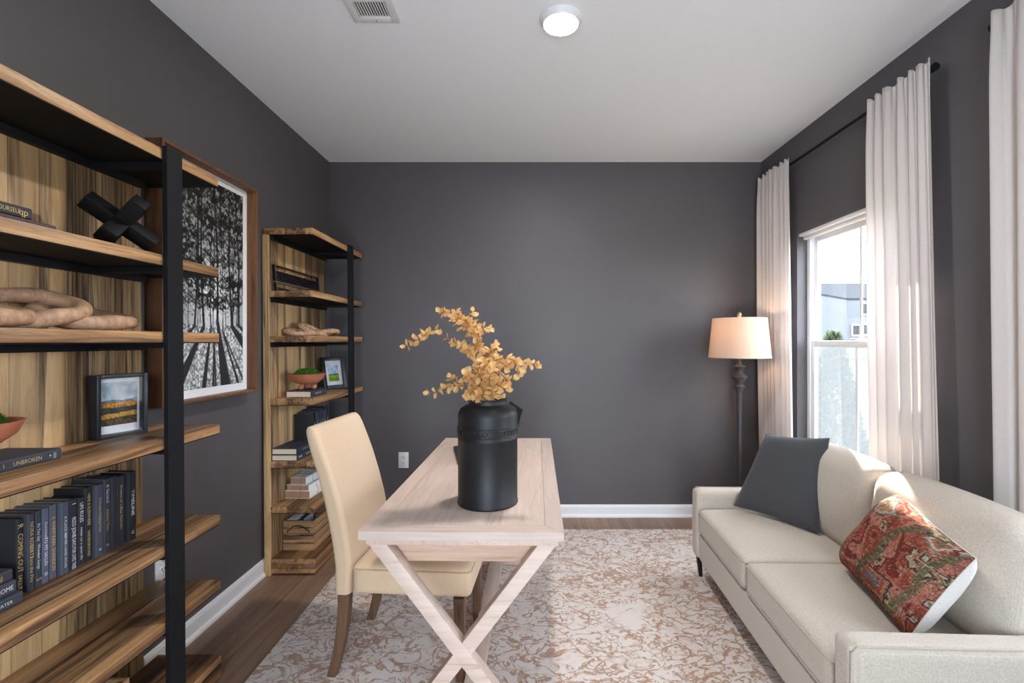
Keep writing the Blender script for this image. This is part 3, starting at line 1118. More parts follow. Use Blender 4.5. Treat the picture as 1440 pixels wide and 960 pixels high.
for i, (t, h, c, s, lb) in enumerate(((.046, .237, (14, 14, 16), 'BELLAMY', 'thick black upright book, nearest of the upright row on the far bookcase'),
                                  (.038, .243, (52, 56, 66), 'Grand Lake', 'second upright book of the far bookcase row, slate grey'),
                                  (.030, .246, (40, 44, 56), 'The Hollow', 'third upright book of the far bookcase row, navy'),
                                  (.040, .252, (44, 48, 60), 'NORTHERN', 'fourth upright book of the far bookcase row, navy with pale lettering'),
                                  (.034, .240, (60, 62, 70), 'AUGUST', 'fifth upright book of the far bookcase row, grey'),
                                  (.036, .258, (34, 38, 48), 'WINTER', 'tallest upright book at the far end of the far bookcase row'))):
    book('book', t, .118, h, c, (bx(-1.356, .75), y, zf), titles=[(s, .5, .016, .12, 'silver')], label=lb, group='upright books on the far bookcase')
    y += t + .0015

# tied bundle of white books on shelf six (tied together: one thing)
z6 = SHELF_Z[5] + .0006
root = empty('book_bundle', (bx(-1.40, z6), 3.02, z6), (0, 0, R(-3)), 'stack of three white-spined old books tied with twine on the far bookcase', 'book bundle')
zz = 0
for (t, d, h, xo) in ((.046, .158, .235, 0), (.034, .140, .225, .0), (.042, .100, .20, -.004)):
    mb = MB().box(-d / 2 + xo, d / 2 + xo - .002, -h / 2, h / 2, zz, zz + .002).box(-d / 2 + xo, d / 2 + xo - .002, -h / 2, h / 2, zz + t - .002, zz + t)
    mb.box(d / 2 + xo - .002, d / 2 + xo + .001, -h / 2, h / 2, zz, zz + t, .001)
    bk = mb.build('bundled_book', M['white_paper'], root)
    pg = MB().box(-d / 2 + xo + .003, d / 2 + xo - .0022, -h / 2 + .002, h / 2 - .002, zz + .0022, zz + t - .0022)
    pg.build('pages', M['old_pages'], bk)
    zz += t + .0005
tw = MB()
for yy_ in (-.02,):
    pts = [(.080, yy_, 0), (.081, yy_, .046), (.072, yy_, .048), (.071, yy_, .08), (.048, yy_, .083), (.047, yy_, .1235), (-.055, yy_, .1235), (-.056, yy_, .083), (-.071, yy_, .08), (-.08, yy_, .046), (-.081, yy_, .001)]
    tw.tube(pts, .0014, 6)
pts = [(.02, -.1185, 0), (.02, -.1185, .046), (.02, -.114, .047), (.02, -.114, .08), (.02, -.1015, .082), (.02, -.1015, .1235), (.02, .1015, .1235), (.02, .1015, .082), (.02, .1185, .046), (.02, .1185, 0)]
tw.tube(pts, .0014, 6)
lp = [(.0 + .02 + .02 * math.sin(a), -.02 + .012 * math.sin(2 * a), .1255 + .006 * (1 - math.cos(a))) for a in [2 * PI * k / 24 for k in range(24)]]
tw.tube(lp, .0014, 6, closed=True)
tw.build('twine', M['twine'], root)


# ------------------------------------------------------------------ crates
def crate(x0, y0, label):
    L_, W_, H_ = .255, .185, .178
    root = empty('crate', (x0, y0, SHELF_Z[5] * 0 + .0968), (0, 0, 0), label, 'crate', 'slatted crates on the bookcase plinths')
    n = 4
    sh = (H_ - .006 * (n - 1)) / n
    for i in range(n):
        z0 = i * (sh + .006)
        MB().box(0, W_, 0, .010, z0, z0 + sh, .001).build('end_slat', M['crate'], root)
        MB().box(0, W_, L_ - .010, L_, z0, z0 + sh, .001).build('end_slat', M['crate'], root)
        MB().box(0, .009, .0105, L_ - .0105, z0, z0 + sh, .001).build('side_slat', M['crate_side'], root)
        MB().box(W_ - .009, W_, .0105, L_ - .0105, z0, z0 + sh, .001).build('side_slat', M['crate_side'], root)
    cp = MB()
    for xx in (.0095, W_ - .0245):
        for yy in (.0108, L_ - .0258):
            cp.box(xx, xx + .015, yy, yy + .015, 0, H_ - .004)
    cp.build('corner_post', M['crate'], root)
    MB().box(.0095, W_ - .0095, .0265, L_ - .0265, 0, .006).build('bottom_board', M['crate_side'], root)
    pts = [(W_ / 2 + .052 * math.cos(a) * (1 + .25 * (abs(math.cos(a)) > .95)), -.004 - .004 * math.sin(a), .112 + .038 * math.sin(a)) for a in [PI * k / 16 for k in range(17)]]
    pts = [(W_ / 2 + .064, -.002, .108)] + pts + [(W_ / 2 - .064, -.002, .108)]
    MB().tube(pts, .0028, 8).build('handle', M['black_metal'], root)
    return root


crate(bx(-1.475, .1), 2.868, 'small slatted wooden crate with wire handle on the far bookcase plinth')
crate(bx(-1.465, .1), 1.275, 'slatted wooden crate on the near bookcase plinth, at the bottom left')
o = MB().box(0, .055, 0, .19, 0, .168, .001).build('paper_sheaf', M['white_paper'])
o.location = (bx(-1.461, .1), 2.885, .105)
o.rotation_euler = (0, 0, 0)
tag(o, 'sheaf of white papers standing in the far crate', 'papers')
fr_ = empty('picture_frame', (bx(-1.385, .1), 2.897, .1045), (0, 0, 0), 'small black frame with silver lip standing inside the far crate', 'picture frame')
MB().box(0, .014, 0, .15, 0, .176, .001).build('frame', M['black_frame'], fr_)
MB().box(.0145, .0165, .01, .14, .01, .166).build('backing', M['silver'], fr_)


# ------------------------------------------------------------------ abacus
def abacus():
    L_, H_, D_ = .575, .158, .016
    zb = SHELF_Z[1] + .0006
    root = empty('abacus', (bx(-1.455, zb), 2.778, zb), (0, R(-5), R(-.3)), 'dark wooden abacus with black beads leaning on the far bookcase', 'abacus')
    fr = MB()
    bw = .009
    fr.box(-D_, 0, 0, L_, 0, bw, .001).box(-D_, 0, 0, L_, H_ - bw, H_, .001).box(-D_, 0, 0, bw, bw, H_ - bw, .001).box(-D_, 0, L_ - bw, L_, bw, H_ - bw, .001)
    fr.build('frame', M['black_wood'], root)
    tr = MB().box(.0004, .0016, .002, L_ - .002, H_ - .006, H_ - .002).box(.0004, .0016, .001, .0055, .0, H_).box(.0004, .0016, L_ - .0055, L_ - .001, 0, H_)
    tr.build('edge_trim', M['brass'], root)
    zbar = .052
    bar = MB().box(-D_ + .001, .003, -.004, L_ + .004, zbar, zbar + .009, .001)
    bar.build('divider_bar', M['brass'], root)
    nr = 13
    proto = None
    br = .0072
    xm = -D_ / 2
    for k in range(nr):
        yk = bw + (L_ - 2 * bw) * (k + .5) / nr
        MB().tube([(xm, yk, bw), (xm, yk, H_ - bw)], .0017, 6).build('rod', M['crate'], root)
        zs = [bw + .0078 * (j + .5) * 1.0 for j in range(2)] + [zbar + .0095 + .0125 * (j + .5) for j in range(5)]
        for z in zs:
            if proto is None:
                bm_ = MB().lathe([(.002, -.0062), (.009, -.0058), (.0175, -.001), (.0175, .001), (.009, .0058), (.002, .0062)], 14, cap0=True, cap1=True)
                proto = bm_.build('bead', M['bead'], root)
                proto.location = (xm, yk, z)
                continue
            c = proto.copy()
            C.objects.link(c)
            c.parent = root
            c.location = (xm, yk, z)
    return root


abacus()


# ------------------------------------------------------------------ wooden chains
def link_mesh(L_, W_, r, wob=0.0):
    n = 56
    pts = []
    rr = W_ / 2
    st = (L_ - W_)
    per = 2 * st + 2 * PI * rr
    for k in range(n):
        s = per * k / n
        if s < st: p = (s - st / 2, -rr)
        elif s < st + PI * rr:
            a = (s - st) / rr - PI / 2
            p = (st / 2 + rr * math.cos(a), rr * math.sin(a))
        elif s < 2 * st + PI * rr: p = (st / 2 - (s - st - PI * rr), rr)
        else:
            a = (s - 2 * st - PI * rr) / rr + PI / 2
            p = (-st / 2 + rr * math.cos(a), rr * math.sin(a))
        pts.append((p[0], p[1], wob * math.sin(2 * PI * k / n * 2)))
    rad = [r * (1 + .06 * math.sin(5.0 * 2 * PI * k / n) + .03 * math.sin(3 * 2 * PI * k / n + 1)) for k in range(n)]
    return MB().tube(pts, rad, 16, closed=True)


def chain(loc, rz, links, L_, W_, r, label):
    root = empty('wooden_chain', loc, (0, 0, rz), label, 'wooden chain', 'carved wooden chains on the bookcases')
    for (pos, rot) in links:
        o = link_mesh(L_, W_, r, .004).build('link', M['chain'], root, ang=80)
        o.location = pos
        o.rotation_euler = rot
    return root


zc = SHELF_Z[2] + .0008
# local x runs along the chain; links alternate their tilt
chain((bx(-1.385, zc), 1.335, zc), R(90), [((-.165, .0, .043), (R(12), 0, R(4))), ((.0, .010, .064), (R(22), R(-10), R(-4))), ((.165, .0, .044), (R(13), R(-1), R(4)))], .255, .165, .0225, 'large carved wooden chain of three links on the near bookcase')
chain((bx(-1.375, zc), 3.06, zc), R(90 - 18), [((-.105, 0, .024), (R(9), 0, R(3))), ((.0, .0, .040), (R(26), R(9), R(4))), ((.105, .0, .025), (R(-9), 0, R(-3)))], .18, .115, .0165, 'smaller carved wooden chain on the far bookcase')


# ------------------------------------------------------------------ jack sculpture
def jack():
    h, s = .107, .024
    zb = SHELF_Z[1]
    a0 = R(225)
    dirs = []
    for k in range(3):
        a = a0 + k * 2 * PI / 3
        dirs.append(Vector((math.cos(a) * math.sqrt(2 / 3), math.sin(a) * math.sqrt(2 / 3), 1 / math.sqrt(3))))
    Mx = Matrix((dirs[0], dirs[1], dirs[2])).transposed().to_4x4()
    low = min((Mx @ Vector(p)).z for p in [(sx * h if i == 0 else sx * s, sy * h if i == 1 else sy * s, sz * h if i == 2 else sz * s) for i in range(3) for sx in (-1, 1) for sy in (-1, 1) for sz in (-1, 1)])
    root = empty('jack_sculpture', (bx(-1.305, zb), 1.54, zb - low + .001), label='black wooden jack-shaped sculpture of three crossed beams on the near bookcase', cat='sculpture')
    for i in range(3):
        e = [s, s, s]
        e[i] = h
        MB().box(-e[0], e[0], -e[1], e[1], -e[2], e[2], .004, 2, M=Mx).build('beam', M['black_wood'], root)
    return root


jack()


# ------------------------------------------------------------------ terracotta bowls with moss
def bowl(loc, label, mlabel):
    root = empty('footed_bowl', loc, (0, 0, R(20)), label, 'bowl', 'footed terracotta bowls on books')
    R_ = .107
    prof = [(0.0005, .030), (.03, .031), (.062, .040), (.09, .062), (R_ - .002, .094), (R_, .0965), (R_ - .004, .097), (R_ - .010, .090), (.082, .064), (.055, .047), (.0005, .042)]
    MB().lathe(prof, 56).build('bowl', M['terracotta'], root, ang=50)
    for k in range(3):
        a = R(100) + k * 2 * PI / 3
        MB().sphere((.042 * math.cos(a), .042 * math.sin(a), .0172), .0165, 18).build('ball_foot', M['terracotta'], root, ang=60)
    # moss mound
    rr = random.Random(3)
    bm = bmesh.new()
    bmesh.ops.create_icosphere(bm, subdivisions=5, radius=1.0)
    from mathutils import noise as mn
    for v in bm.verts:
        d = v.co.normalized()
        k = 1 + .10 * mn.noise(d * 3.1) + .09 * mn.noise(d * 11) + .07 * mn.noise(d * 27)
        v.co = Vector((d.x * .072 * k, d.y * .072 * k, (d.z * .048 * k if d.z > 0 else d.z * .020 * k)))
    ms = MB().bm(bm)
    vs_, fs = [], []
    for k in range(2600):
        a, t = rr.uniform(0, 2 * PI), rr.random()
        ph = math.acos(1 - t)
        d = Vector((math.sin(ph) * math.cos(a), math.sin(ph) * math.sin(a), math.cos(ph)))
        kk = 1 + .10 * mn.noise(d * 3.1) + .09 * mn.noise(d * 11)
        c = Vector((d.x * .071 * kk, d.y * .071 * kk, d.z * .047 * kk))
        e = (d + Vector((rr.uniform(-.9, .9), rr.uniform(-.9, .9), rr.uniform(-.3, .9)))).normalized()
        s = e.cross(Vector((rr.uniform(-1, 1), rr.uniform(-1, 1), .2))).normalized()
        n = len(vs_)
        vs_ += [c - s * .0011, c + s * .0011, c + e * .009]
        fs.append((n, n + 1, n + 2))
    ms.add(vs_, fs)
    mo = ms.build('moss_mound', M['moss'], None, recalc=False)
    mo.location = (loc[0], loc[1], loc[2] + .079)
    tag(mo, mlabel, 'moss', 'moss mounds in the bowls')
    return root


bowl((bx(-1.405, 1.05), 1.195, z4 + .0310), 'terracotta footed bowl on the Unbroken book, at the left edge', 'green moss mound in the near bowl at the left edge')
bowl((bx(-1.352, 1.05), 2.928, SHELF_Z[3] + .0396), 'terracotta footed bowl of moss on the far bookcase', 'green moss mound in the far bowl, beside the small black photo frame')


# ------------------------------------------------------------------ photo frames
def photo_frame(loc, ang, tilt, w_, h_, dep, bw, img, pw, ph, label, dy=0):
    """front faces local -y; x to the right"""
    root = empty('photo_frame', loc, (tilt, 0, ang), label, 'photo frame', 'black photo frames on the bookcases')
    f = MB()
    f.box(-w_ / 2, -w_ / 2 + bw, 0, dep, 0, h_, .0008).box(w_ / 2 - bw, w_ / 2, 0, dep, 0, h_, .0008)
    f.box(-w_ / 2 + bw, w_ / 2 - bw, 0, dep, 0, bw, .0008).box(-w_ / 2 + bw, w_ / 2 - bw, 0, dep, h_ - bw, h_, .0008)
    f.build('frame', M['black_frame'], root)
    rc = dep * .62
    MB().box(-w_ / 2 + bw, w_ / 2 - bw, rc, dep - .001, bw, h_ - bw).build('mat_board', M['mat_board'], root)
    Mx = Matrix.Translation((0, rc - .0008, h_ / 2 + dy)) @ Matrix.Rotation(PI / 2, 4, 'X')
    print_mesh('photo', img, pw, ph, root, Mx)
    MB().box(-w_ / 2 + bw, w_ / 2 - bw, .004, .006, bw, h_ - bw).build('glass', M['pic_glass'], root)
    return root


# near frame: bottom-left (-1.437,1.594) bottom-right (-1.388,1.743)
a_ = math.atan2(.149, .049)
photo_frame((bx(-1.410, 1.02), 1.668, SHELF_Z[3] + .0008), a_, 0, .160, .218, .042, .013, landscape(150, 110, 'autumn', 21), .118, .150, 'black box photo frame with an autumn landscape on the near bookcase', .006)
photo_frame((bx(-1.352, 1.02), 3.375, SHELF_Z[3] + .0008 + .002), R(50), R(-14), .172, .226, .026, .024, landscape(110, 80, 'green', 33), .076, .120, 'black photo frame with a green hill picture leaning on the far bookcase', 0)


# ------------------------------------------------------------------ big framed print on the left wall
def big_print():
    y0, y1, z0, z1 = 1.912, 2.585, 1.085, 2.172
    xw, xf = XL + .002, -1.468
    root = empty('framed_print', (xw, (y0 + y1) / 2, z0), label='large black and white forest print in a deep walnut frame on the left wall', cat='framed picture')
    hw, H, d, bw = (y1 - y0) / 2, z1 - z0, xf - xw, .013
    f = MB()
    f.box(0, d, -hw, -hw + bw, 0, H, .001).box(0, d, hw - bw, hw, 0, H, .001)
    f.box(0, d, -hw + bw, hw - bw, 0, bw, .001).box(0, d, -hw + bw, hw - bw, H - bw, H, .001)
    f.build('frame', M['walnut'], root)
    MB().box(.001, .018, -hw + bw, hw - bw, bw, H - bw).build('mat_board', M['mat_board'], root)
    img = forest()
    pw, ph = 2 * hw - 2 * bw - .075, H - 2 * bw - .075
    Mx = Matrix(((0, 0, 1, .0188), (1, 0, 0, 0), (0, 1, 0, H / 2), (0, 0, 0, 1)))
    print_mesh('print', img, pw, ph, root, Mx)
    return root


big_print()


# ------------------------------------------------------------------ outlets, vent, downlight
def outlet(loc, rz, label):
    root = empty('wall_outlet', loc, (0, 0, rz), label, 'wall outlet', 'wall outlets')
    MB().box(-.039, .039, -.006, -.0005, -.061, .061, .002).build('cover_plate', M['plate'], root)
    for s in (-1, 1):
        so = MB().loft([rrect(0, 0, .017, .0155, .008, 0), rrect(0, 0, .0165, .015, .008, .002)], M=Matrix.Translation((0, -.0062, s * .0205)) @ Matrix.Rotation(PI / 2, 4, 'X')).build('socket', M['plate'], root)
        MB().box(-.0085, -.0055, -.0092, -.0083, s * .0205 - .001, s * .0205 + .009).box(.0055, .0085, -.0092, -.0083, s * .0205 - .001, s * .0205 + .009).box(-.0025, .0025, -.0092, -.0083, s * .0205 - .0095, s * .0205 - .005).build('slots', M['slot'], so)
    MB().lathe([(.0005, .0012), (.003, .001), (.0034, 0)], 12, M=Matrix.Translation((0, -.006, 0)) @ Matrix.Rotation(PI / 2, 4, 'X')).build('screw', M['silver'], root)
    return root


outlet((-.965, YB, .437), 0, 'white double outlet on the back wall, between the chair and the desk')
outlet((XL, 2.0, .416), R(90), 'white outlet low on the left wall, half behind the near bookcase')


def vent():
    x0, x1, y0, y1 = -.752, -.553, 1.70, 2.06
    root = empty('ceiling_vent', ((x0 + x1) / 2, (y0 + y1) / 2, ZC), label='white slatted air vent on the ceiling', cat='air vent')
    hx, hy = (x1 - x0) / 2, (y1 - y0) / 2
    f = MB()
    b = .034
    f.box(-hx, -hx + b, -hy, hy, -.010, -.0005, .003).box(hx - b, hx, -hy, hy, -.010, -.0005, .003)
    f.box(-hx + b, hx - b, -hy, -hy + b, -.010, -.0005, .003).box(-hx + b, hx - b, hy - b, hy, -.010, -.0005, .003)
    for yy in (-.06, .038):
        f.box(-hx + b, hx - b, yy, yy + .016, -.009, -.0015)
    f.build('frame', M['trim'], root)
    MB().box(-hx + b, hx - b, -hy + b, hy - b, -.0014, -.0004).build('duct_opening', M['vent_dark'], root)
    n = 12
    for k in range(n):
        xx = -hx + b + (2 * hx - 2 * b) * (k + .5) / n
        MB().box(-.0020, .0020, -hy + b, hy - b, -.0025, .0025, M=Matrix.Translation((xx, 0, -.0056)) @ Matrix.Rotation(R(8), 4, 'Y')).build('louver', M['trim'], root)
    MB().lathe([(.0005, -.0018), (.003, -.001), (.0034, 0)], 10, M=Matrix.Translation((0, hy - .012, -.010))).build('screw', M['slot'], root)
    return root


vent()

dl = empty('ceiling_light', (.140, 2.05, ZC), label='round white disc light glowing on the ceiling', cat='ceiling light')
MB().lathe([(.0005, -.0005), (.092, -.0005), (.092, -.005), (.078, -.024), (.0735, -.0255), (.0735, -.022), (.0005, -.022)], 64).build('trim_ring', M['trim'], dl)
MB().lathe([(.0005, -.028), (.04, -.0275), (.066, -.0255), (.0732, -.0225)], 64).build('diffuser', emit('led_diffuser', (1.0, .965, .93), 108.0), dl)


# ------------------------------------------------------------------ curtains
ROD_X, ROD_Z = 1.765, 2.545


def curtain_rod(y0, y1, label):
    root = empty('curtain_rod', (ROD_X, (y0 + y1) / 2, ROD_Z), label=label, cat='curtain rod', group='black curtain rods')
    h = (y1 - y0) / 2
    Rx = Matrix.Rotation(PI / 2, 4, 'X')
    MB().tube([(0, -h, 0), (0, h, 0)], .0085, 14).build('rod', M['black_metal'], root)
    for s in (-1, 1):
        Mx = Matrix.Translation((0, s * h, 0)) @ Rx
        MB().lathe([(.0005, -.018), (.0155, -.018), (.017, -.016), (.017, .016), (.0155, .018), (.0005, .018)], 20, M=Mx).build('finial', M['black_metal'], root)
        MB().box(.0, XR - ROD_X - .001, s * (h - .10) - .006, s * (h - .10) + .006, -.004, .004, .001).box(XR - ROD_X - .006, XR - ROD_X - .001, s * (h - .10) - .012, s * (h - .10) + .012, -.035, .02, .001).build('bracket', M['black_metal'], root)
    return root


curtain_rod(2.078, 3.56, 'black curtain rod over the visible window, between its two curtains')
curtain_rod(.33, 1.797, 'black curtain rod of the nearer window, its end at the top right corner')


def curtain(y0, y1, shift, seed, label, folds=6, flat=1.0, grow=0.0):
    rr = random.Random(seed)
    root_y = (y0 + y1) / 2
    zt, zb = 2.565, .02
    nu, nv = 150, 46
    W_ = y1 - y0
    X0 = 1.722
    ph = [rr.uniform(-.5, .5) for _ in range(folds * 2 + 4)]
    amp = [rr.uniform(.65, 1.15) for _ in range(folds * 2 + 4)]
    co = []
    for j in range(nv + 1):
        t = (j / nv)
        t = t ** 1.25
        z = zt + (zb - zt) * t
        head = math.exp(-((zt - z) / .16) ** 2)
        for i in range(nu + 1):
            u = i / nu
            k = u * folds
            i0 = int(k)
            f = k - i0
            wph = 2 * PI * k + .9 * math.sin(2 * PI * (u * 1.7 + seed * .37)) + .45 * math.sin(3.1 * t + seed + 4 * u)
            a = .024 * (amp[i0] * (1 - f) + amp[i0 + 1] * f) * (.55 + .45 * min(1, t * 2.5))
            sn = math.sin(wph)
            a *= 1.0 if u < flat else max(.22, 1 - (u - flat) * 5)
            shp = math.copysign(abs(sn) ** .75, sn)
            dx = a * shp * (1 - .5 * head) + .006 * math.sin(2 * wph + 1.1 * t)
            # pinched pleats at the heading: sharp little steps
            dx += head * .010 * (((k * 1.0) % 1.0) - .5)
            dy = .012 * math.cos(wph) * (.4 + .6 * min(1, t * 2))
            y = y1 - u * W_ * (1 + grow * t) + shift * t + dy
            ztop = z + (head * .012 * math.sin(wph * 1.0 + .6) if j == 0 else 0)
            co.append((X0 - dx - ROD_X * 0, y, ztop))
    fs = []
    for j in range(nv):
        for i in range(nu):
            a = j * (nu + 1) + i
            fs.append((a, a + 1, a + nu + 2, a + nu + 1))
    # give the cloth a real thickness
    mb = MB().add(co, fs)
    o = mb.build('curtain', M['curtain'], None, ang=180, recalc=False)
    sol = o.modifiers.new('cloth', 'SOLIDIFY')
    sol.thickness = .0012
    sol.offset = 0
    tag(o, label, 'curtain', 'white linen curtains')
    return o


curtain(3.155, 3.56, -.075, 1, 'narrow white linen curtain at the far end of the window, behind the floor lamp', 7, .6)
curtain(2.04, 2.42, -.05, 2, 'white linen curtain at the near side of the window, behind the sofa', 6, .55, .10)
curtain(1.33, 1.765, -.04, 3, 'white linen curtain cut off by the right edge', 5)


# ------------------------------------------------------------------ floor lamp
def floor_lamp():
    X, Y = 1.448, 3.27
    root = empty('floor_lamp', (X, Y, 0), label='dark bronze floor lamp with a lit cream drum shade in the far right corner', cat='floor lamp')
    MB().lathe([(.0005, .0008), (.13, .0008), (.135, .006), (.13, .016), (.10, .022), (.045, .034), (.022, .05), (.0005, .05)], 48).build('base', M['bronze'], root)
    prof = [(.015, .045), (.0125, .15), (.0125, .45), (.0145, .80), (.017, .97), (.019, 1.0), (.022, 1.02), (.036, 1.042), (.037, 1.046), (.024, 1.060), (.027, 1.075), (.0505, 1.105), (.052, 1.112), (.046, 1.118), (.026, 1.135), (.022, 1.150), (.026, 1.165), (.040, 1.178), (.041, 1.183), (.020, 1.192), (.014, 1.205), (.012, 1.245), (.012, 1.27), (.006, 1.28), (.0005, 1.28)]
    MB().lathe(prof, 32).build('pole', M['bronze'], root, ang=45)
    z0, z1 = 1.243, 1.512
    sh = MB().lathe([(.2, z0), (.174, z1), (.1725, z1), (.1985, z0), (.2, z0)], 72)
    s = sh.build('lamp_shade', M['shade'], root)
    MB().tube([(.2 * math.cos(a), .2 * math.sin(a), z0) for a in [2 * PI * k / 64 for k in range(64)]], .0022, 6, closed=True).build('shade_rim', M['piping'], root)
    hp = MB()
    hp.tube([(.012, 0, 1.27), (.055, 0, 1.32), (.06, 0, 1.38), (.05, 0, 1.45), (0, 0, 1.505)], .0022, 6).tube([(-.012, 0, 1.27), (-.055, 0, 1.32), (-.06, 0, 1.38), (-.05, 0, 1.45), (0, 0, 1.505)], .0022, 6)
    for k in range(3):
        a = 2 * PI * k / 3
        hp.tube([(0, 0, 1.505), (.173 * math.cos(a), .173 * math.sin(a), 1.508)], .0018, 6)
    hp.build('harp', M['bronze'], root)
    MB().lathe([(.0005, 1.507), (.006, 1.509), (.005, 1.517), (.012, 1.523), (.0165, 1.534), (.012, 1.548), (.005, 1.556), (.0005, 1.558)], 20).build('finial', M['brass'], root, ang=45)
    MB().lathe([(.0005, 1.282), (.012, 1.284), (.014, 1.30), (.028, 1.335), (.030, 1.355), (.022, 1.378), (.0005, 1.388)], 24).build('bulb', emit('bulb_glow', (1.0, .72, .48), 2.5), root)
    d = bpy.data.lights.new('lamp_bulb_light', 'POINT')
    d.energy = .75
    d.color = (1.0, .70, .46)
    d.shadow_soft_size = .02
    lo = bpy.data.objects.new('lamp_bulb_light', d)
    C.objects.link(lo)
    lo.parent = root
    lo.location = (0, 0, 1.43)
    return root


floor_lamp()


# ------------------------------------------------------------------ desk
def desk():
    root = empty('desk', (-.198, 2.205, RZ), (0, 0, R(-1.0)), 'whitewashed wooden desk with crossed X legs in the middle of the rug', 'desk')
    hx, hy = .322, .722
    zt = .76 - RZ
    b = .058
    g = .0009
    t = MB()

    def board(poly):
        bm = bmesh.new()
        lo = [bm.verts.new((x, y, zt - .027)) for x, y in poly]
        hi = [bm.verts.new((x, y, zt)) for x, y in poly]
        n = len(poly)
        bm.faces.new(lo[::-1]); bm.faces.new(hi)
        for k in range(n): bm.faces.new((lo[k], lo[(k + 1) % n], hi[(k + 1) % n], hi[k]))
        bmesh.ops.recalc_face_normals(bm, faces=bm.faces)
        t.bm(bm)
    board([(-hx + b + g, -hy + b + g), (hx - b - g, -hy + b + g), (hx - b - g, hy - b - g), (-hx + b + g, hy - b - g)])
    board([(-hx, -hy), (-hx + b, -hy + b), (-hx + b, hy - b), (-hx, hy)])
    board([(hx, -hy), (hx, hy), (hx - b, hy - b), (hx - b, -hy + b)])
    t.build('tabletop', M['desk'], root)
    t = MB()
    board([(-hx + g * 2, -hy), (hx - g * 2, -hy), (hx - b - g * 2, -hy + b), (-hx + b + g * 2, -hy + b)])
    t.build('breadboard_end', M['desk_end'], root)
    t = MB()
    board([(hx - g * 2, hy), (-hx + g * 2, hy), (-hx + b + g * 2, hy - b), (hx - b - g * 2, hy - b)])
    t.build('breadboard_end', M['desk_end'], root)
    MB().box(-hx + .018, hx - .018, -hy + .018, hy - .018, zt - .050, zt - .0275, .003).build('top_molding', M['desk'], root)
    MB().box(-.24, .24, -hy + .075, hy - .075, .622, zt - .0505, .003).build('apron', M['apron'], root)
    # drawers on the sitter's side
    for s in (-1, 1):
        dr = MB().box(-.252, -.2405, s * .30 - .26, s * .30 + .26, .632, zt - .054, .002).build('drawer_front', M['desk'], root)
        MB().sphere((-.264, s * .30, .665), .012, 14).build('knob', M['black_metal'], dr)
    zleg = zt - .0505
    for s in (-1, 1):
        yc = s * (hy - .045)
        th = .022
        for k in (-1, 1):
            x0, x1 = k * .268, -k * .268
            z0, z1 = zleg, .0006
            wl = .029
            poly = [(x0 - wl, z0), (x0 + wl, z0), (x1 + wl, z1), (x1 - wl, z1)]
            off = .0 if k == 1 else .0006
            bm = bmesh.new()
            fa = [bm.verts.new((x, yc - th - off, z)) for x, z in poly]
            fb = [bm.verts.new((x, yc + th + off, z)) for x, z in poly]
            bm.faces.new(fa); bm.faces.new(fb[::-1])
            for q in range(4): bm.faces.new((fa[q], fb[q], fb[(q + 1) % 4], fa[(q + 1) % 4]))
            bmesh.ops.recalc_face_normals(bm, faces=bm.faces)
            bmesh.ops.bevel(bm, geom=list(bm.edges), offset=.002, segments=2, profile=.5, affect='EDGES')
            MB().bm(bm).build('cross_leg', M['desk_x'], root)
        MB().box(-.222, .222, yc - .028, yc + .028, .0006, .0455, .003).build('foot_rail', M['desk_x'], root)
    MB().box(-.036, .036, -hy + .02, hy - .02, .0462, .064, .002).build('stretcher', M['desk'], root)
    return root


desk()

DZ = .7606
# ------------------------------------------------------------------ vase
VXc, VYc = -.150, 1.765


def vase():
    root = empty('vase', (VXc, VYc, DZ), label='tall matt black metal vase on the desk', cat='vase')
    r = .1095
    prof = [(.0005, .0), (r, .0), (r + .0022, .003), (r + .0022, .008), (r, .011), (r, .235), (r + .0012, .237), (r + .0012, .242), (r, .244), (r, .322), (r - .002, .334), (r - .010, .347), (r - .024, .355), (.075, .360), (.071, .363), (.070, .376), (.0725, .379), (.0725, .382), (.0665, .382), (.066, .362), (.08, .35), (.1, .335), (.105, .32), (.105, .01), (.0005, .006)]
    MB().lathe(prof, 96).build('body', M['vase'], root, ang=40)
    n = 420
    rope = MB()
    for ph_ in (0, PI):
        pts = []
        for k in range(n):
            a = 2 * PI * k / n
            w_ = a * 21 + ph_
            rr_ = r + .0008 + .0010 * math.cos(w_)
            pts.append((rr_ * math.cos(a), rr_ * math.sin(a), .268 + .0085 * math.sin(w_)))
        rope.tube(pts, .0019, 6, closed=True)
    rope.build('braided_band', M['vase'], root)
    bb = MB()
    for z in (.253, .283):
        bb.tube([((r + .0005) * math.cos(2 * PI * k / 96), (r + .0005) * math.sin(2 * PI * k / 96), z) for k in range(96)], .0016, 6, closed=True)
    bb.build('bead_line', M['vase'], root)
    return root


vase()


# ------------------------------------------------------------------ dried eucalyptus branches
def Z3(x, y, Y):
    return P(560 + x / 6.195, 425 + y / 6.195, Y)


def catmull(pts, n=12):
    pts = [pts[0]] + list(pts) + [pts[-1]]
    out = []
    for i in range(1, len(pts) - 2):
        p0, p1, p2, p3 = pts[i - 1], pts[i], pts[i + 1], pts[i + 2]
        for k in range(n):
            t = k / n
            out.append(.5 * ((2 * p1) + (p2 - p0) * t + (2 * p0 - 5 * p1 + 4 * p2 - p3) * t * t + (3 * p1 - p0 - 3 * p2 + p3) * t ** 3))
    out.append(pts[-2])
    return out


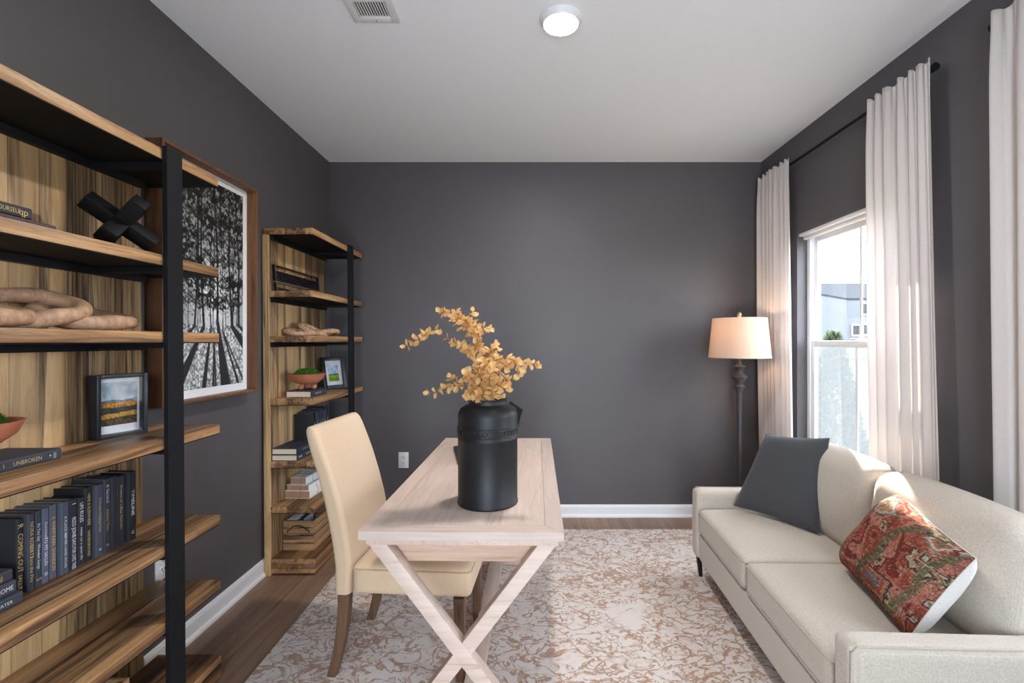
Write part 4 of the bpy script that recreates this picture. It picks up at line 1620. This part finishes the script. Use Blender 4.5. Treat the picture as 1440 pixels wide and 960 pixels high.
def leaf_geo(c, nrm, up, s, rr):
    """round, cupped leaf whose base is at c and which grows along up"""
    side = up.cross(nrm).normalized()
    nrm = side.cross(up).normalized()
    vs_, fs = [c], []
    nseg = 10
    fold = rr.uniform(.15, .55)
    curl = rr.uniform(-.25, .45)
    ring = []
    for ri, q in enumerate((.55, 1.0)):
        for k in range(nseg):
            a = 2 * PI * k / nseg
            lx, ly = math.sin(a) * q, (1 - math.cos(a) * q)
            wv = 1 + .08 * math.sin(3 * a + rr.random() * .6)
            x, y_ = lx * s * 1.02 * wv, ly * s * wv
            z = fold * abs(lx) * s * .9 + curl * (ly - .3) ** 2 * s * .5
            vs_.append(c + side * x + up * y_ * .96 + nrm * z)
    cen = len(vs_)
    vs_.append(c + up * s * .96 + nrm * curl * s * .2)
    for k in range(nseg):
        k2 = (k + 1) % nseg
        fs.append((cen, 1 + k, 1 + k2))
        fs.append((1 + k, 1 + nseg + k, 1 + nseg + k2, 1 + k2))
    return vs_[1:], [tuple(i - 1 for i in f) for f in fs]


def branch(name_label, paths, seed, dens=1.0, size=1.0, start=.18):
    rr = random.Random(seed)
    base = Vector((VXc, VYc, DZ + .02))
    root = empty('eucalyptus_branch', (VXc, VYc, DZ + .008), label=name_label, cat='dried branch', group='dried branches in the vase')
    st, lf = MB(), MB()
    for pi_, (pts, y0, y1) in enumerate(paths):
        w_ = []
        for i, (x, y_) in enumerate(pts):
            f = i / (len(pts) - 1)
            w_.append(Z3(x, y_, y0 + (y1 - y0) * f) - root.location)
        if pi_ == 0:
            foot = Vector(((w_[0].x) * .4 + rr.uniform(-.03, .03), rr.uniform(-.03, .03), .012))
            w_ = [foot] + w_
        cv = catmull(w_, 10)
        st.tube(cv, [.0024 - .0014 * i / len(cv) for i in range(len(cv))], 6)
        # leaves in opposite pairs
        acc, nxt, ang = 0.0, 0.0, rr.uniform(0, PI)
        tot = sum((cv[i + 1] - cv[i]).length for i in range(len(cv) - 1))
        begin = (cv[0] - cv[0]).length
        for i in range(len(cv) - 1):
            seg = cv[i + 1] - cv[i]
            acc += seg.length
            zrel = cv[i].z + root.location.z
            if zrel < DZ + .375: continue
            if acc >= nxt:
                nxt = acc + rr.uniform(.012, .019) / dens
                t = seg.normalized()
                ang += PI / 2 + rr.uniform(-.5, .5)
                ref = t.cross(Vector((.3, .9, .2))).normalized()
                f = acc / tot
                for sgn in (0, PI):
                    a = ang + sgn
                    d = (Matrix.Rotation(a, 3, t) @ ref)
                    up = (d * .9 + t * rr.uniform(.2, .9) + Vector((rr.uniform(-.3, .3), rr.uniform(-.3, .3), rr.uniform(-.2, .3)))).normalized()
                    nrm = (t + Vector((rr.uniform(-.5, .5), -rr.uniform(0, .7), rr.uniform(-.3, .6)))).normalized()
                    s = size * rr.uniform(.011, .0165) * (1.05 - .25 * f)
                    v_, f_ = leaf_geo(cv[i] + up * .002, nrm, up, s, rr)
                    lf.add(v_, f_)
        # terminal leaf
        d = (cv[-1] - cv[-3]).normalized()
        v_, f_ = leaf_geo(cv[-1], Vector((rr.uniform(-.5, .5), -.8, .4)), d, .009 * size, rr)
        lf.add(v_, f_)
    st.build('stem', M['stem'], root)
    lf.build('foliage', M['leaf'], root, ang=80, recalc=False)
    return root


YV = VYc
branch('golden dried branch rising to the upper left tip of the bouquet', [([(765, 850), (738, 600), (690, 400), (635, 225), (520, 125), (368, 72)], YV, YV - .02), ([(640, 260), (560, 200), (470, 130)], YV, YV + .03), ([(660, 300), (600, 160), (500, 95)], YV, YV - .04)], 1, 1.5, 1.15)
branch('golden dried branch arching furthest to the left', [([(745, 850), (700, 560), (640, 430), (560, 385), (470, 340), (380, 280), (290, 245), (200, 310), (130, 345), (62, 378)], YV - .01, YV - .06)], 2, .82, 1.12)
branch('golden dried branch rising straight to the top of the bouquet', [([(775, 850), (745, 560), (690, 330), (672, 190), (655, 78)], YV + .02, YV + .05), ([(690, 330), (735, 225), (800, 235)], YV + .01, YV), ([(700, 300), (690, 230), (640, 170)], YV - .02, YV - .03)], 3, 1.0, 1.05)
branch('golden dried branch reaching furthest to the right', [([(795, 850), (805, 620), (850, 505), (960, 490), (1060, 525), (1150, 530), (1212, 552)], YV, YV - .05), ([(1010, 520), (1040, 575), (1062, 615)], YV - .04, YV - .05), ([(860, 505), (920, 540), (945, 560)], YV - .01, YV - .03)], 4, 1.05, 1.05)
branch('golden dried branch curving up at the middle right', [([(785, 850), (800, 600), (800, 470), (790, 420), (845, 375)], YV + .03, YV + .03), ([(800, 470), (740, 420), (690, 400)], YV + .02, YV), ([(800, 480), (850, 440), (870, 425)], YV + .03, YV + .04)], 5, 1.25, 1.1)
branch('golden dried branch drooping low to the right over the rim', [([(805, 850), (835, 700), (870, 600), (910, 640), (960, 680), (1010, 668)], YV - .02, YV - .06), ([(800, 850), (850, 800), (900, 810)], YV - .03, YV - .06), ([(840, 700), (900, 740), (960, 750)], YV - .03, YV - .08)], 6, .8, 1.1)
branch('golden dried branch drooping low to the left', [([(745, 850), (690, 740), (640, 690), (560, 730), (490, 720), (420, 745), (345, 778), (262, 790)], YV - .02, YV - .08), ([(560, 725), (500, 690), (458, 650)], YV - .04, YV - .05)], 7, .72, 1.1)
branch('short golden dried branch bushing at the left of the vase mouth', [([(740, 850), (690, 740), (640, 660), (590, 620)], YV - .05, YV - .08), ([(735, 850), (660, 780), (620, 810)], YV - .05, YV - .08), ([(740, 850), (700, 700), (690, 560), (640, 450), (600, 400)], YV - .03, YV - .05)], 8, 1.5, 1.25)
branch('short golden dried branch crowding the middle of the vase mouth', [([(770, 850), (770, 760), (760, 640), (740, 520)], YV - .05, YV - .06), ([(775, 850), (790, 780), (800, 640), (830, 560)], YV - .06, YV - .07), ([(760, 850), (730, 820), (700, 800)], YV - .06, YV - .08)], 9, 1.7, 1.25)


# ------------------------------------------------------------------ laptop
def laptop():
    root = empty('laptop', (-.338, 2.285, DZ), (0, 0, R(12.3)), 'open dark laptop on the desk behind the vase', 'laptop')
    W_, D_ = .36, .247
    MB().loft([rrect(D_ / 2, W_ / 2, D_ / 2 - .001, W_ / 2 - .001, .01, 0.001), rrect(D_ / 2, W_ / 2, D_ / 2, W_ / 2, .011, .004), rrect(D_ / 2, W_ / 2, D_ / 2, W_ / 2, .011, .013), rrect(D_ / 2, W_ / 2, D_ / 2 - .001, W_ / 2 - .001, .01, .0145)]).build('base', M['black_frame'], root)
    kb = MB()
    for r_ in range(5):
        for c_ in range(13):
            kb.box(.205 - r_ * .021, .222 - r_ * .021, .025 + c_ * .0223, .044 + c_ * .0223, .0147, .0162)
    kb.build('keyboard', M['black_wood'], root, smooth=False)
    MB().box(.03, .10, .12, .22, .0147, .0151).build('trackpad', M['black_metal'], root)
    Mx = Matrix.Translation((D_ + .001, 0, .016)) @ Matrix.Rotation(R(16), 4, 'Y')
    MB().box(-.001, .006, 0, W_, 0, .25, .003, M=Mx).build('lid', M['black_frame'], root)
    MB().box(-.0022, -.0012, .010, W_ - .010, .014, .24, M=Mx).build('display', plain('dark_display', (14, 14, 16), .15, spec=.5), root)
    return root


laptop()


# ------------------------------------------------------------------ dining chair at the desk
def chair():
    root = empty('parsons_chair', (-.745, 2.115, RZ), (0, 0, R(-4)), 'cream upholstered parsons chair with brown wooden legs pulled up to the desk', 'chair')
    W_ = .222
    # backrest
    rings = []
    prof = [(.335, .018, .064), (.44, .020, .068), (.52, .012, .072), (.62, -.006, .072), (.72, -.030, .068), (.82, -.060, .064), (.90, -.088, .060), (.955, -.107, .056), (.978, -.115, .050), (.990, -.119, .036), (.994, -.121, .018)]
    for k, (z, xc, th) in enumerate(prof):
        hw = W_ - .004 * (z > .9) - (.010 if z > .985 else (.004 if z > .97 else 0))
        rings.append([(x + .0, y, zz + (.010 * (1 - (y / W_) ** 2) if z > .8 else 0)) for x, y, zz in rrect(xc, 0, th / 2, hw, min(.022, th * .45), z, 6)])
    # subdivide across for the crown
    MB().loft(rings).build('backrest', M['chair'], root, ang=60)
    # seat
    s = MB().soft(.475, .452, .115, .020, 14, crown=.012, M=Matrix.Translation((.300, 0, .397)))
    s.build('seat', M['chair'], root, ang=60)
    pp = rrect(.300, 0, .2375, .226, .022, .440, 6)
    MB().tube(pp, .0032, 6, closed=True).build('seat_piping', M['chair_pipe'], root)
    zt = .333

    def leg(x0, y0, x1, y1, s0, s1, bend=0.0):
        rg = []
        for k in range(9):
            t = k / 8
            z = zt * (1 - t)
            x = x0 + (x1 - x0) * (t ** (2 if bend else 1))
            y_ = y0 + (y1 - y0) * t
            h = (s0 + (s1 - s0) * t) / 2
            rg.append(rrect(x, y_, h, h, .004, z, 2))
        MB().loft(rg).build('leg', M['chair_leg'], root)
    for s_ in (-1, 1):
        leg(.022, s_ * .196, -.030, s_ * .196, .046, .036, 1)
        leg(.488, s_ * .196, .490, s_ * .190, .044, .034)
    return root


chair()


# ------------------------------------------------------------------ sofa
SR = empty('sofa', (.915, 2.035, RZ), (0, 0, R(-2.5)), 'oatmeal linen two-seat sofa with thin dark legs along the window wall', 'sofa')
HL = .727


def sofa():
    r = SR
    dz = -RZ
    at = .088
    # arms: rounded slabs
    for s in (-1, 1):
        def fn(p):
            # arm rises a little where it meets the back
            k = max(0, (p.x - .12) / .25)
            if p.z > 0: p.z += .035 * min(1, k) ** 2
            return p
        MB().soft(.72, at, .385, .022, 14, M=Matrix.Translation((.362, s * (HL - at / 2), .3225 + dz)), fn=fn).build('arm', M['sofa'], r, ang=60)
        pr = [(.006, s * HL - s * .004, .155 + dz), (.004, s * HL - s * .004, .30 + dz), (.006, s * HL - s * .004, .495 + dz), (.022, s * HL - s * .004, .512 + dz), (.30, s * HL - s * .004, .513 + dz), (.46, s * HL - s * .004, .515 + dz)]
        MB().tube(pr, .0024, 6).build('arm_seam', M['piping'], r)
    MB().soft(.70, 2 * (HL - at) - .002, .150, .015, 14, M=Matrix.Translation((.360, 0, .207 + dz))).build('base_rail', M['sofa'], r, ang=60)
    MB().soft(.095, 2 * (HL - at) - .002, .57, .035, 14, M=Matrix.Translation((.685, 0, .42 + dz))).build('back_frame', M['sofa'], r, ang=60)
    cw = (HL - at) - .002
    for s in (-1, 1):
        w_ = cw
        zc_ = .352 + dz
        sc = MB().soft(.615, w_, .138, .030, 18, crown=.022, M=Matrix.Translation((.3135, s * (cw / 2 + .001), zc_)))
        so = sc.build('seat_cushion', M['sofa'], r, ang=60)
        for zz in (zc_ + .052, zc_ - .055):
            MB().tube(rrect(.3135, s * (cw / 2 + .001), .3065, w_ / 2 - .001, .03, zz, 6), .0026, 6, closed=True).build('piping', M['piping'], so)

        def fb(p):
            t = (p.z + .20) / .40
            p.x += .055 * max(0, t) ** 1.1
            return p
        bc = MB().soft(.16, w_ - .004, .40, .062, 18, crown=.014, crown_x=.030, M=Matrix.Translation((.555, s * (cw / 2 + .001), .616 + dz)), fn=fb)
        bo = bc.build('back_cushion', M['sofa'], r, ang=60)
        pipe = []
        for k in range(40):
            t = k / 39
            yy = -(w_ / 2 - .05) + (w_ - .10) * t
            pipe.append((.655, s * (cw / 2 + .001) + yy, .804 + .0135 * (1 - (2 * t - 1) ** 2) + dz))
        MB().tube(pipe, .0022, 6).build('piping', M['piping'], bo)
    for (u, v) in ((.03, -HL + .035), (.03, HL - .035), (.66, -HL + .06), (.66, HL - .06)):
        z0 = 0.0005 if u < .3 else -RZ + .0005
        rg = [rrect(u + .01 * k, v, .014 - .0045 * k, .014 - .0045 * k, .004, .131 + dz + (z0 - .131 - dz) * k, 3) for k in (0, .5, 1)]
        MB().loft(rg).build('leg', M['black_metal'], r)


sofa()


# ------------------------------------------------------------------ pillows
def pillow(name, BL_, BR_, TR_, TL_, puff, label, mf, mb_=None, img=None, n=26, group=None, power=.5):
    """quad corners seen from the front; front bulges along +normal"""
    BL_, BR_, TR_, TL_ = map(Vector, (BL_, BR_, TR_, TL_))
    cen = (BL_ + BR_ + TR_ + TL_) / 4
    nrm = ((BR_ - BL_).cross(TL_ - BL_)).normalized()
    root = empty(name, cen, label=label, cat='throw pillow', group=group)

    def surf(sgn, N):
        co = []
        for j in range(N + 1):
            for i in range(N + 1):
                u, v = .5 - .5 * math.cos(PI * i / N), .5 - .5 * math.cos(PI * j / N)
                a, b = 2 * u - 1, 2 * v - 1
                # concave edges between pointed corners
                ed = .045
                uu = .5 + a / 2 * (1 - ed * (1 - b * b) * 1.0)
                vv = .5 + b / 2 * (1 - ed * (1 - a * a) * 1.0)
                p = (BL_ * (1 - uu) + BR_ * uu) * (1 - vv) + (TL_ * (1 - uu) + TR_ * uu) * vv - cen
                k = max(0, (1 - a ** 4) * (1 - b ** 4)) ** power
                wr = .0035 * math.sin(9 * u + 5 * v * v) * math.sin(7 * v + 2 * u) * k
                co.append(p + nrm * sgn * (puff * k + wr))
        return co
    def mk(name_, sgn, N, mat, img_=None):
        co = surf(sgn, N)
        fs = []
        for j in range(N):
            for i in range(N):
                a = j * (N + 1) + i
                q = (a, a + 1, a + N + 2, a + N + 1)
                fs.append(q if sgn > 0 else q[::-1])
        o = MB().add(co, fs).build(name_, mat, root, ang=80, recalc=False)
        if img_ is not None:
            set_print(o.data, img_[::-1].reshape(-1, 3))
        return o
    if img is not None:
        f = mk('front_panel', 1, img.shape[0] - 1, mf, img)
    else:
        f = mk('front_panel', 1, n, mf)
    bk = mk('back_panel', -1, n, mb_ or mf)
    if mb_ is not None: bk['label'] = 'plain white back of the pillow'
    loop = surf(1, n)
    idx = [i for i in range(n + 1)] + [j * (n + 1) + n for j in range(1, n + 1)] + [n * (n + 1) + i for i in range(n - 1, -1, -1)] + [j * (n + 1) for j in range(n - 1, 0, -1)]
    MB().tube([loop[i] for i in idx], .0022, 6, closed=True).build('seam', mb_ or mf, root)
    return root


pillow('throw_pillow', (1.135, 2.630, .448), (1.365, 2.245, .448), (1.51, 2.39, .868), (1.325, 2.655, .835), .062, 'square charcoal linen pillow leaning at the far end of the sofa', M['dark_pillow'])
t_ = attr_mat('woven_kilim', .95, .1)
pillow('throw_pillow', (1.262, 1.925, .462), (1.175, 1.468, .440), (1.306, 1.389, .720), (1.433, 1.837, .766), .098, 'red and olive oriental patterned pillow with a white back on the near sofa seat', t_, M['white_cotton'], kilim(170, 170), power=.55)
